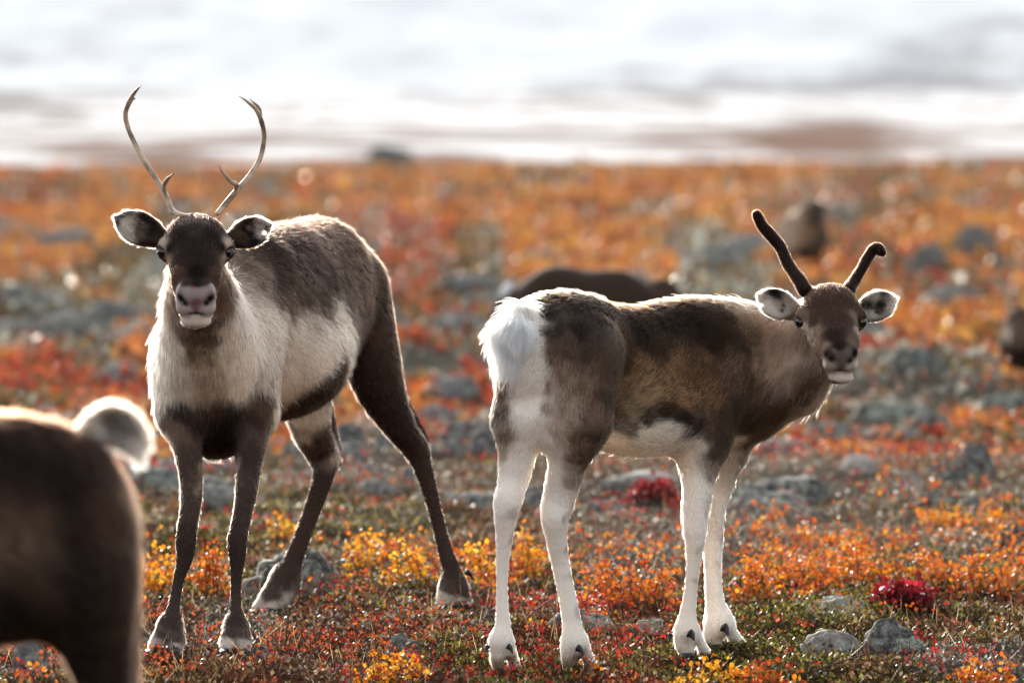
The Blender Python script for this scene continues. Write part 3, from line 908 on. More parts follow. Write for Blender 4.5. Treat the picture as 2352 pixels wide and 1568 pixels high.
# ------------------------------------------------------------------ reindeer with bare antlers, facing the camera
def c1(x, y): return ((230 + x / 2.53) * .98, (180 + y / 2.53) * .98)
GAIN = .62
LEG = 3.2
def reindeer_doe():
    root = tag(empty('reindeer', (-.62, 12.1, 0)), 'dark brown reindeer with bare curved antlers and grey neck facing the camera', 'reindeer', 'reindeer standing on the tundra')
    F = Field()
    dn = (0, .25, -1)
    back = np.array((.22, .95, 0.))
    def body(pts, k=.06, hl=.028, fl=None):
        F.chain([(*P(*a[:3]), *a[3:]) for a in pts], k, hl, fl)
    body([(486, 850, 11.78, .105, .145), (535, 800, 11.95, .138, .20), (622, 748, 12.25, .170, .218), (690, 714, 12.52, .170, .200), (742, 676, 12.75, .156, .176), (758, 680, 12.90, .125, .15)], k=.11, fl=back + (0, 0, -.95))
    F.ell(P(665, 830, 12.3), (.145, .30, .125), .09, flow=back + (0, 0, -.3), hl=.026)
    F.seg(P(590, 612, 12.05), P(720, 566, 12.68), (.075, .08), (.09, .06), .10, flow=back + (0, 0, -.3), hl=.028)
    # neck
    F.chain([(*P(*a[:3]), *a[3:]) for a in [(455, 640, 11.62, .070, .078), (468, 735, 11.70, .105, .115), (484, 850, 11.78, .130, .15), (497, 945, 11.84, .102, .115)]], .06, .034, (0.05, -.1, -1), (0, 1, 0))
    # shoulders (the right one bulges in front of the ribs)
    F.seg(P(570, 790, 11.86), P(578, 950, 11.80), .075, .058, .06, flow=(.1, .2, -1), hl=.026)
    F.seg(P(420, 800, 11.84), P(420, 955, 11.76), .07, .056, .06, flow=(-.1, .2, -1), hl=.026)
    F.ell(P(500, 985, 11.83), (.075, .09, .05), .05, flow=dn, hl=.024)
    # fore legs
    F.limb([(418, 940, 11.75, 50), (434, 1050, 11.66, 31), (440, 1134, 11.62, 25), (431, 1205, 11.59, 22.5)], .04, .014, dn)
    F.limb([(431, 1205, 11.59, 22.5), (427, 1240, 11.575, 28), (424, 1282, 11.58, 23), (409, 1338, 11.60, 16.5), (399, 1395, 11.60, 19), (390, 1435, 11.585, 25)], .012, .007, dn, thin=LEG)
    F.limb([(390, 1435, 11.58, 24), (362, 1470, 11.55, 17), (345, 1488, 11.53, 8)], .02, .014, (-.4, -.3, -1))
    F.limb([(392, 1435, 11.58, 24), (405, 1470, 11.54, 22), (406, 1488, 11.51, 13)], .02, .014, (0, -.3, -1))
    F.limb([(582, 950, 11.78, 50), (573, 1053, 11.68, 31), (565, 1134, 11.62, 25), (553, 1200, 11.60, 21)], .04, .014, dn)
    F.limb([(553, 1200, 11.60, 21), (545, 1240, 11.575, 27.5), (545, 1282, 11.58, 22.5), (542, 1338, 11.60, 16.5), (541, 1395, 11.60, 18), (542, 1435, 11.585, 24)], .012, .007, dn, thin=LEG)
    F.limb([(540, 1435, 11.58, 23), (524, 1470, 11.55, 20), (520, 1488, 11.52, 13)], .02, .014, (-.1, -.3, -1))
    F.limb([(544, 1435, 11.58, 23), (559, 1468, 11.55, 20), (563, 1488, 11.52, 13)], .02, .014, (.1, -.3, -1))
    # hind legs: thigh, hock, shank, foot
    F.limb([(815, 665, 12.78, 72), (845, 790, 12.76, 70), (872, 890, 12.74, 58), (915, 975, 12.76, 38), (955, 1030, 12.79, 31)], .06, .018, (.3, .2, -1))
    F.limb([(902, 900, 12.80, 30), (942, 965, 12.82, 23), (971, 1010, 12.835, 18), (974, 1045, 12.82, 19)], .012, .007, (.3, .2, -1), thin=LEG)
    F.limb([(962, 1045, 12.80, 28), (979, 1100, 12.77, 24), (1000, 1175, 12.74, 20), (1020, 1256, 12.71, 21), (1036, 1305, 12.69, 25), (1041, 1345, 12.67, 31)], .015, .007, (.2, 0, -1), thin=LEG)
    F.limb([(1036, 1345, 12.67, 27), (1022, 1375, 12.65, 21), (1018, 1389, 12.64, 12)], .02, .014, (-.1, -.3, -1))
    F.limb([(1046, 1345, 12.67, 27), (1060, 1375, 12.65, 23), (1062, 1389, 12.64, 14)], .02, .014, (.1, -.3, -1))
    F.limb([(690, 760, 12.72, 75), (700, 900, 12.68, 62), (715, 985, 12.68, 46), (742, 1045, 12.74, 37)], .05, .018, (.1, .2, -1))
    F.limb([(738, 930, 12.72, 30), (756, 995, 12.76, 24), (771, 1040, 12.785, 18), (768, 1066, 12.775, 19)], .012, .007, (.1, .1, -1), thin=LEG)
    F.limb([(750, 1052, 12.74, 33), (737, 1114, 12.69, 27), (708, 1195, 12.63, 23.5), (678, 1276, 12.59, 25), (656, 1325, 12.57, 31)], .015, .007, (-.3, 0, -1), thin=LEG)
    F.limb([(656, 1325, 12.57, 31), (612, 1378, 12.53, 21), (585, 1400, 12.51, 8)], .02, .014, (-.6, -.3, -1))
    F.limb([(656, 1330, 12.57, 31), (640, 1375, 12.53, 25), (618, 1400, 12.50, 12)], .02, .014, (-.4, -.3, -1))
    F.limb([(660, 1335, 12.58, 28), (667, 1375, 12.58, 14)], .02, .014, (0, .2, -1))
    # head
    F.ell(P(450, 548, 11.48), (.074, .095, .060), .03, flow=(0, .5, .6), hl=.014)
    F.seg(P(450, 578, 11.43), P(450, 645, 11.325), (.073, .070), (.055, .050), .03, flow=(0, .9, .5), hl=.010)
    F.seg(P(450, 645, 11.325), P(450, 692, 11.285), (.053, .048), (.044, .044), .02, flow=(0, .9, .5), hl=.006)
    F.ell(P(450, 678, 11.275), (.044, .035, .032), .015, flow=(0, .4, .4), hl=.004)
    F.ell(P(450, 708, 11.28), (.046, .040, .022), .014, flow=(0, .4, -.2), hl=.004)
    F.seg(P(450, 630, 11.45), P(450, 728, 11.335), (.056, .05), (.038, .026), .03, flow=(0, .8, -.2), hl=.016)
    F.ell(P(450, 737, 11.295), (.037, .034, .0175), .008, flow=(0, .3, -1), hl=.006)
    for s in (-1, 1):
        d = np.array((s * .55, -.83, .06)); c = P(450 + 71 * s, 579, 11.425)
        F.ell(c, (.020, .020, .022), .016, flow=(s * .5, .6, .4), hl=.005)
        F.ell(P(450 + 66 * s, 560, 11.425), (.020, .03, .016), .02, flow=(s * .5, .6, .4), hl=.006)
        F.ell(c + d * .0165, (.0132, .0130, .0128), .004, sub=True)                               # eye opening
        F.ell(P(450 + 31 * s, 668, 11.262), (.013, .02, .018), .012, flow=(s, .4, .2), hl=.003)     # nostril wing
        F.seg(P(450 + 37 * s, 681, 11.238), P(450 + 21 * s, 701, 11.232), .0085, .0065, .004, sub=True)
        F.seg(P(450 + 12 * s, 722, 11.235), P(450 + 34 * s, 729, 11.265), .0032, .0024, .003, sub=True)   # lips
    F.ell(P(450, 722, 11.244), (.020, .018, .0048), .003, sub=True)
    V, Q = F.mesh(.0055)
    N = vnormals(V, Q)
    S = [(450, 530, '#3a3236'), (450, 560, '#2a2324'), (415, 545, '#2a2324'), (485, 545, '#2a2324'), (450, 500, '#5a4f50'), (400, 510, '#2e2727'), (505, 510, '#2e2727'),
         (450, 620, '#1d1718'), (450, 590, '#272021'), (425, 600, '#2b2323'), (475, 600, '#2b2323'), (405, 630, '#4a3a33'), (497, 630, '#453731'), (386, 655, '#8a6a58'), (515, 650, '#5d4a40'),  # paler cheek on the left: a lit tone painted into the coat
         (374, 561, '#b5a89d', .55), (525, 561, '#b5a89d', .55), (384, 592, '#8d8077', .4), (515, 592, '#8d8077', .4), (372, 579, '#120c0c', .45), (527, 579, '#120c0c', .45), (359, 572, '#8d8178', .4), (540, 572, '#8d8178', .4), (385, 598, '#7a6d64', .5), (514, 598, '#7a6d64', .5),
         (390, 570, '#2a2222', .6), (508, 570, '#2a2222', .6), (358, 575, '#4a3f3b', .8), (540, 575, '#4a3f3b', .8),
         (450, 650, '#262022', .9), (425, 650, '#3a3133', .6), (475, 650, '#3a3133', .6), (412, 660, '#b5abab', .5), (489, 660, '#b5abab', .5),
         (450, 672, '#8f8387', .8), (430, 668, '#988c90', .6), (470, 668, '#988c90', .6), (450, 695, '#66494e', .6), (417, 684, '#141213', .5), (483, 684, '#141213', .5), (427, 697, '#141213', .5), (473, 697, '#141213', .5),
         (450, 709, '#77575d', .6), (425, 712, '#a69da0', .8), (475, 712, '#a69da0', .8), (410, 722, '#aea5a2', .6), (490, 722, '#aea5a2', .6), (440, 712, '#a99a9f', .5), (460, 712, '#a99a9f', .5), (407, 705, '#b0a7a5', .6), (493, 705, '#b0a7a5', .6), (450, 722, '#140f10', .45), (436, 722, '#140f10', .3), (464, 722, '#140f10', .3), (450, 742, '#d2c8c2'), (430, 742, '#d8cdc8', .8), (470, 742, '#d8cdc8', .8),
         (450, 765, '#6b5a50', 1.2), (420, 770, '#7d6b60'), (480, 770, '#6e5e54'), (395, 690, '#8a7365'), (508, 690, '#6a574b'),
         (450, 800, '#7a6a5e', 1.5), (460, 850, '#9a897b', 1.5), (400, 800, '#c4b7aa', 1.5), (370, 850, '#d2c6ba', 1.5), (365, 760, '#cbbfb3', 1.3), (560, 740, '#b9aca1', 1.3), (600, 790, '#bdb0a4', 1.3), (560, 850, '#c6b9ad', 1.6),
         (520, 800, '#b3a497', 1.3), (605, 860, '#a4968a'), (480, 905, '#9a897b', 1.3), (425, 895, '#bdafa2', 1.3), (380, 910, '#c4b7a9'), (545, 900, '#c2b5a8', 1.2), (500, 940, '#5d4e46'), (475, 945, '#63544b'),
         (420, 950, '#2e2624'), (400, 945, '#332a27'), (545, 950, '#2e2624'), (500, 1005, '#1f1918', 1.3), (525, 975, '#241d1c'), (585, 960, '#352b28'), (605, 925, '#4a3d37'), (455, 975, '#2a2220'), (390, 985, '#6a5c54'),
         (430, 1053, '#463d3b'), (436, 1134, '#4a4240'), (425, 1240, '#3b3433'), (408, 1338, '#45403f'), (394, 1419, '#403a3a'), (345, 1489, '#c4bcb8', .8), (380, 1488, '#c4bcb8', .9), (410, 1486, '#b5ada9', .9), (375, 1462, '#4c4545', .9), (400, 1462, '#4c4545', .9),
         (466, 1070, '#8a7d75', .45), (462, 1120, '#857a72', .4), (575, 1053, '#3c3433'), (569, 1134, '#433c3b'), (546, 1248, '#3c3535'), (542, 1337, '#454040'), (542, 1419, '#403a3a'), (520, 1488, '#c4bcb8', .9), (560, 1488, '#b5ada9', .9), (541, 1488, '#bdb5b0', .8), (525, 1460, '#4a4343', .9), (556, 1460, '#4a4343', .9),
         (538, 1075, '#978a82', .45), (541, 1130, '#857a72', .4),
         (720, 505, '#4f4340'), (650, 520, '#4a3f3c'), (700, 545, '#3b3133', 1.2), (780, 560, '#382e2e', 1.2), (835, 590, '#463a36'), (845, 660, '#4c403a', 1.2), (870, 700, '#4c403a'), (690, 600, '#43383a', 1.1), (760, 650, '#3a3030', 1.3), (635, 590, '#4d413e'), (680, 570, '#3f3536'), (740, 600, '#382e2f'), (790, 620, '#3b3130'),
         (600, 640, '#857870'), (650, 650, '#5f534e'), (660, 690, '#6d605a'), (700, 680, '#5a4c48'), (740, 690, '#5f534d'), (720, 740, '#9d9086'), (780, 715, '#a4978b'), (800, 690, '#544842'), (805, 770, '#c4b8ac', 1.2), (770, 790, '#bbaea3', 1.2), (700, 800, '#b4a79b', 1.4), (655, 740, '#a2958a'), (650, 800, '#ab9e92'), (740, 835, '#c6baae', 1.2), (680, 880, '#c4b7aa', 1.1), (640, 900, '#9b8c80'),
         (790, 860, '#443934'), (770, 885, '#352b28'), (735, 907, '#352b28'), (700, 928, '#3a302c'), (655, 950, '#4f433d', .8), (650, 975, '#c9bba9', .9), (700, 960, '#cabcaa', .9), (740, 940, '#c5b7a5', .8),
         (845, 770, '#3a2f2d', 1.2), (860, 850, '#352b29', 1.2), (895, 920, '#342b29'), (840, 920, '#2f2624'), (890, 760, '#453935'), (915, 850, '#40362f'), (940, 1000, '#352c2b'), (957, 1073, '#3d3432'), (985, 1010, '#4a403c', .7), (1000, 1175, '#3f3635'), (1022, 1256, '#443c3a'), (1038, 1310, '#3f3736'), (1020, 1386, '#c4bcb5', .9), (1060, 1380, '#b5ada8', .8), (1035, 1355, '#544b49', .7), (1060, 1350, '#443c3a', .8),
         (700, 1005, '#b0a296', .55), (680, 985, '#8a7d73', .5), (745, 1015, '#4d423e'), (774, 1050, '#b5a79b', .5), (737, 1114, '#3d3432'), (707, 1195, '#433a38'), (676, 1276, '#433a38'), (650, 1335, '#453d3b'), (590, 1398, '#c4bcb5', .8), (625, 1398, '#c4bcb5', .8), (660, 1385, '#bdb5ae', .8), (620, 1365, '#4f4645', .9)]
    zj = P(450, 772, 11.3)[2]
    coat = Coat(V, N, S, GAIN, calm=lambda p: ((p[:, 1] < 11.5) & (p[:, 2] > zj)) * .8, darker=lambda x, y, l: .5 if x > 590 and y < 720 and l < .12 else 1)
    body_o = mesh_obj('body', V, Q, M_SKIN, root, coat.at(V, 0))
    fl, hl = F.flow_at(V)
    px, py = proj(V)
    front = N[:, 1] < .3
    nose = (py > 655) & (py < 735) & (np.abs(px - 450) < 46) & (V[:, 1] < 11.34) & front
    eyes = ((np.abs(px - 373) < 12) | (np.abs(px - 526) < 12)) & (np.abs(py - 580) < 13) & (V[:, 1] < 11.46)
    keep = np.where(nose | eyes, .02, 1.0)
    hl = np.where(nose, .003, hl)
    head = (V[:, 1] < 11.5) & (py < 760)
    k2 = np.where(head | (py > 1130), 2.2, 1.0) * keep
    grow_fur(body_o, V, Q, N, fl, hl, 230000, coat, keep=k2, calm=np.where(head, .3, 1.0) * np.where(py > 1130, .4, 1))
    for s in (-1, 1):
        v, q = uv_ball(P(450 + 71 * s, 579, 11.425) + np.array((s * .55, -.83, .06)) * .0068, (.0150, .0150, .0150))
        mesh_obj('eye', v, q, M_EYE, root)
    # antlers
    B = [[(395.8, 488, 13), (380.3, 447.5, 14), (357.1, 408.8, 13), (333.9, 373.9, 12.5), (312.6, 335.2, 12), (295.1, 296.5, 11.5), (288, 264, 12), (295.1, 238.4, 12), (309, 213.2, 9), (325.3, 195.8, 3)],
         [(500, 490, 13), (524, 461, 14), (547, 434, 13.5), (574, 403, 13), (597, 364, 12.5), (606, 321, 12), (603, 287, 11.5), (590, 255, 10.5), (572, 237, 8), (549, 221, 3)]]
    BY = [11.50, 11.53, 11.57, 11.60, 11.62, 11.62, 11.61, 11.59, 11.56, 11.54]
    T = [[[(381, 450, 11.52, 11), (377, 428, 11.50, 11), (383, 414, 11.48, 10), (400, 397, 11.46, 2.5)], [(396, 484, 11.50, 12), (414, 493, 11.47, 12), (432, 495, 11.45, 10), (448, 487, 11.44, 3)], [(294, 240, 11.59, 7), (302, 231, 11.585, 6), (312, 226, 11.58, 2)]],
         [[(541, 442, 11.55, 11), (543, 425, 11.53, 12), (530, 417, 11.50, 11), (513, 397, 11.475, 8.5), (503, 381, 11.46, 2.5)], [(600, 280, 11.61, 8), (595, 250, 11.63, 9), (574, 228, 11.65, 3)]]]
    for i in (0, 1):
        F = Field()
        pts = spline([(x, y, Yd, r) for (x, y, r), Yd in zip(B[i], BY)], 4)
        F.limb([(x, y, Yd, r * .5) for x, y, Yd, r in pts], .003)
        for t in T[i]:
            F.limb([(x, y, Yd, r * .5) for x, y, Yd, r in spline(t, 4)], .006)
        v, q = F.mesh(.0024)
        mesh_obj('antler', v, q, M_ANTLER, root)
    # ears
    es = [(285, 510, '#c9c1bb'), (300, 520, '#c4bbb5'), (310, 495, '#aaa19b'), (325, 530, '#6b615c'), (300, 545, '#b0a7a1'), (320, 515, '#776d68'), (345, 530, '#2b2320', .8), (350, 555, '#3a302c', .7), (335, 560, '#2b2321'), (362, 560, '#4d423c'), (303, 480, '#2a2321', .7), (275, 495, '#2e2624', .6), (272, 512, '#3a312e', .6), (335, 500, '#2b2422'), (358, 520, '#2b2321')]
    ear('ear', root, (372, 548), (270, 502), 38, 11.50, (.1, -1, .05), es, GAIN, n_hair=11000)
    es = [(570, 505, '#2a2321'), (590, 512, '#b5aca6'), (605, 517, '#b5aca6'), (556, 522, '#241d1b', .7), (572, 536, '#1f1817', .7), (575, 520, '#6d645f', .8), (548, 535, '#5a4d44'), (598, 540, '#b5ada7', .9), (585, 555, '#1c1615'), (612, 520, '#2a2321', .6), (575, 495, '#332a27', .7), (560, 550, '#3a302b')]
    ear('ear', root, (532, 550), (616, 518), 34, 11.51, (-.1, -1, .05), es, GAIN, notches=((606, 535, 6), (592, 572, 9), (622, 548, 12)), n_hair=9000)
    # hooves
    for a in [(344, 1495, 11.51, 13, 6), (404, 1495, 11.49, 17, 7), (518, 1495, 11.50, 15, 7), (564, 1495, 11.50, 15, 7), (584, 1403, 12.48, 13, 6), (615, 1403, 12.47, 20, 8), (1016, 1391, 12.62, 12, 5), (1062, 1388, 12.61, 21, 9)]:
        hoof(*a, root)
    dew_claw(1072, 1312, 12.73, 16, 20, 7, root, .02)
    dew_claw(672, 1358, 12.62, 12, 32, 9, root, .02)
    # bits of leaf on the face
    for (x, y, Yd, r, c) in ((443, 597, 11.352, 4, (.75, .6, .3)), (443, 661, 11.247, 5, (.45, .06, .02))):
        v, q = uv_ball(P(x, y, Yd), (M(r, Yd), .002, M(r * .6, Yd)), None, 8, 6)
        tag(mesh_obj('leaf_scrap', v, q, principled('leaf_scrap', c, .6)[0]), 'tiny pale leaf scrap stuck on the dark bridge of the facing reindeer' if y < 620 else 'tiny red leaf scrap on top of the reindeer\'s pink grey nose', 'leaf')
    return root
M_ANTLER, _nt, _b = principled('antler_bone', (.34, .25, .19), .45, .3)
_n = _nt.nodes.new('ShaderNodeTexNoise'); _n.inputs['Scale'].default_value = 26; _n.inputs['Detail'].default_value = 5
_tc = _nt.nodes.new('ShaderNodeTexCoord'); _nt.links.new(_tc.outputs['Object'], _n.inputs['Vector'])
_r = _nt.nodes.new('ShaderNodeValToRGB'); _r.color_ramp.elements[0].color = (.17, .115, .085, 1); _r.color_ramp.elements[1].color = (.66, .49, .34, 1)
_r.color_ramp.elements[0].position = .35; _r.color_ramp.elements[1].position = .62
_nt.links.new(_n.outputs[0], _r.inputs[0]); _nt.links.new(_r.outputs[0], _b.inputs['Base Color'])
DOE = reindeer_doe()
# ------------------------------------------------------------------ reindeer calf with white legs, rump towards the camera, looking back
def c4(x, y): return ((1700 + x / 3.1356) * .98, (460 + y / 3.1356) * .98)
def calf_tone(x, y, l):
    if x < 1740 and y < 800 and l < .09: return .55
    if 1400 < x < 1730 and 820 < y < 940 and .04 < l < .2: return 1.8
    if 1680 < x < 1900 and 730 < y < 960 and l > .06: return 1.5
    if 1250 < x < 1400 and 850 < y < 1020 and l > .06: return 1.45
    return 1
def reindeer_calf():
    root = tag(empty('reindeer_calf', (.37, 11.3, 0)), 'brown calf with white legs, white rump and short velvet antlers looking back', 'reindeer', 'reindeer standing on the tundra')
    F = Field()
    hd = np.array((.79, .62, 0)); back = -hd
    dn = (0, 0, -1)
    def body(pts, k=.08, hl=.024, fl=None):
        F.chain([(*P(*a[:3]), *a[3:]) for a in pts], k, hl, fl)
    body([(1212, 790, 11.10, .088, .095), (1300, 792, 11.22, .125, .112), (1420, 845, 11.36, .142, .150), (1530, 868, 11.48, .148, .172), (1640, 858, 11.60, .122, .165), (1722, 880, 11.70, .095, .13)], fl=back + (0, 0, -.55))
    F.ell(P(1585, 745, 11.56), (.16, .12, .05), .07, flow=back + (0, 0, -.2), hl=.024)
    F.ell(P(1470, 960, 11.36), (.16, .13, .085), .07, flow=back + (0, 0, -.2), hl=.024)
    F.ell(P(1300, 740, 11.20), (.11, .09, .06), .06, flow=back + (0, 0, -.4), hl=.022)
    # neck and throat
    F.chain([(*P(*a[:3]), *a[3:]) for a in [(1690, 830, 11.66, .108, .133), (1775, 815, 11.66, .092, .118), (1850, 778, 11.60, .074, .090), (1890, 745, 11.54, .060, .068)]], .06, .036, (-.5, .2, -.85))
    F.seg(P(1735, 930, 11.62), P(1835, 890, 11.58), .075, .05, .06, flow=(-.35, .1, -.9), hl=.04)
    F.seg(P(1835, 890, 11.58), P(1890, 835, 11.53), .05, .035, .05, flow=(-.35, .1, -.9), hl=.036)
    # shoulder, thigh masses
    F.seg(P(1640, 850, 11.50), P(1618, 1010, 11.42), .08, .055, .07, flow=(-.3, 0, -1), hl=.02)
    F.seg(P(1700, 900, 11.74), P(1675, 1040, 11.70), .06, .045, .06, flow=(-.3, 0, -1), hl=.02)
    F.seg(P(1335, 815, 11.10), P(1322, 960, 11.08), .098, .082, .06, flow=(-.15, 0, -1), hl=.02)
    F.seg(P(1215, 820, 11.16), P(1192, 960, 11.10), .072, .058, .05, flow=(-.05, 0, -1), hl=.02)
    F.ell(P(1190, 820, 11.06), (.05, .05, .095), .04, flow=(-.1, 0, -1), hl=.024)
    # hind legs
    F.limb([(1192, 960, 11.10, 52), (1188, 1040, 11.10, 43), (1178, 1105, 11.10, 35), (1166, 1150, 11.07, 31)], .04, .016, dn)
    F.limb([(1166, 1150, 11.07, 31), (1161, 1180, 11.06, 30), (1159, 1229, 11.07, 24.5), (1154, 1299, 11.075, 18), (1153, 1369, 11.07, 17), (1155, 1430, 11.06, 21), (1150, 1470, 11.05, 25)], .012, .008, dn, thin=LEG)
    F.limb([(1147, 1470, 11.05, 22), (1143, 1508, 11.05, 18), (1147, 1536, 11.08, 15)], .02, .011, (0, 0, -1))
    F.limb([(1156, 1470, 11.05, 22), (1171, 1510, 11.08, 18), (1184, 1537, 11.12, 13)], .02, .011, (.3, 0, -1))
    F.limb([(1318, 970, 11.08, 72), (1306, 1054, 11.09, 46), (1293, 1107, 11.10, 40), (1281, 1155, 11.10, 36)], .04, .016, dn)
    F.limb([(1281, 1155, 11.10, 36), (1275, 1187, 11.09, 36), (1277, 1229, 11.10, 29), (1288, 1299, 11.12, 24), (1303, 1369, 11.12, 24), (1314, 1430, 11.11, 26), (1319, 1474, 11.10, 28)], .012, .008, dn, thin=LEG)
    F.limb([(1314, 1474, 11.10, 24), (1306, 1508, 11.10, 18), (1309, 1534, 11.12, 15)], .02, .011, dn)
    F.limb([(1325, 1474, 11.10, 24), (1346, 1510, 11.13, 18), (1364, 1537, 11.17, 13)], .02, .011, (.4, 0, -1))
    # fore legs
    F.limb([(1618, 1010, 11.42, 52), (1606, 1072, 11.40, 44), (1603, 1124, 11.39, 36), (1597, 1177, 11.38, 30), (1596, 1215, 11.375, 26)], .04, .018, dn)
    F.limb([(1596, 1215, 11.375, 26), (1596, 1245, 11.375, 26), (1592, 1299, 11.38, 20), (1585, 1369, 11.385, 19), (1579, 1415, 11.385, 24), (1577, 1450, 11.38, 27)], .012, .008, dn, thin=LEG)
    F.limb([(1573, 1450, 11.38, 23), (1567, 1478, 11.37, 18), (1578, 1500, 11.37, 15)], .02, .011, dn)
    F.limb([(1582, 1450, 11.38, 24), (1602, 1478, 11.40, 19), (1626, 1503, 11.44, 12)], .02, .011, (.4, 0, -1))
    F.limb([(1668, 1040, 11.70, 42), (1655, 1110, 11.68, 32), (1640, 1170, 11.66, 26), (1637, 1229, 11.65, 25), (1637, 1299, 11.65, 20), (1641, 1369, 11.645, 21), (1648, 1412, 11.64, 28), (1652, 1430, 11.63, 28)], .02, .012, dn)
    F.limb([(1650, 1430, 11.63, 28), (1636, 1460, 11.62, 22), (1646, 1480, 11.62, 14)], .02, .011, dn)
    F.limb([(1656, 1430, 11.63, 26), (1680, 1458, 11.66, 18), (1704, 1478, 11.70, 11)], .02, .011, (.4, 0, -1))
    for x, y, Yd in ((1163, 1534, 11.06), (1335, 1534, 11.10), (1600, 1500, 11.37), (1668, 1478, 11.63)):
        F.ell(P(x, y, Yd), (.0045, .07, .026), .006, sub=True)                                    # cleft between the toes
    # head
    F.ell(P(1907, 705, 11.45), (.067, .085, .057), .03, flow=(0, .5, .6), hl=.014)
    F.seg(P(1910, 730, 11.40), P(1924, 785, 11.30), (.065, .062), (.050, .046), .03, flow=(-.1, .9, .5), hl=.010)
    F.seg(P(1924, 785, 11.30), P(1930, 822, 11.265), (.048, .043), (.039, .038), .02, flow=(0, .9, .5), hl=.006)
    F.ell(P(1930, 812, 11.255), (.039, .032, .028), .015, flow=(0, .4, .4), hl=.004)
    F.ell(P(1930, 838, 11.26), (.041, .036, .019), .013, flow=(0, .4, -.2), hl=.005)
    F.seg(P(1908, 770, 11.42), P(1928, 855, 11.31), (.052, .048), (.033, .024), .03, flow=(-.2, .8, -.2), hl=.016)
    F.ell(P(1930, 867, 11.275), (.032, .030, .0155), .008, flow=(0, .3, -1), hl=.007)
    for s in (-1, 1):
        d = np.array((s * .62 + .06, -.77, .06)); c = P(1908 + 65 * s, 740, 11.41)
        F.ell(c, (.0185, .0185, .020), .016, flow=(s * .5, .6, .4), hl=.005)
        F.ell(P(1908 + 60 * s, 722, 11.41), (.019, .028, .015), .02, flow=(s * .5, .6, .4), hl=.006)
        F.ell(c + d * .0155, (.0120, .0120, .0116), .004, sub=True)
        F.ell(P(1930 + 27 * s, 803, 11.243), (.011, .018, .015), .012, flow=(s, .4, .2), hl=.003)
        F.seg(P(1931 + 32 * s, 808, 11.222), P(1931 + 17 * s, 829, 11.218), .0075, .006, .004, sub=True)
        F.seg(P(1930 + 10 * s, 852, 11.220), P(1930 + 28 * s, 858, 11.245), .003, .0022, .003, sub=True)
    F.ell(P(1930, 853, 11.225), (.017, .018, .0046), .003, sub=True)
    V, Q = F.mesh(.0055)
    N = vnormals(V, Q)
    W, Wd = '#efe9e3', '#e4dcd5'
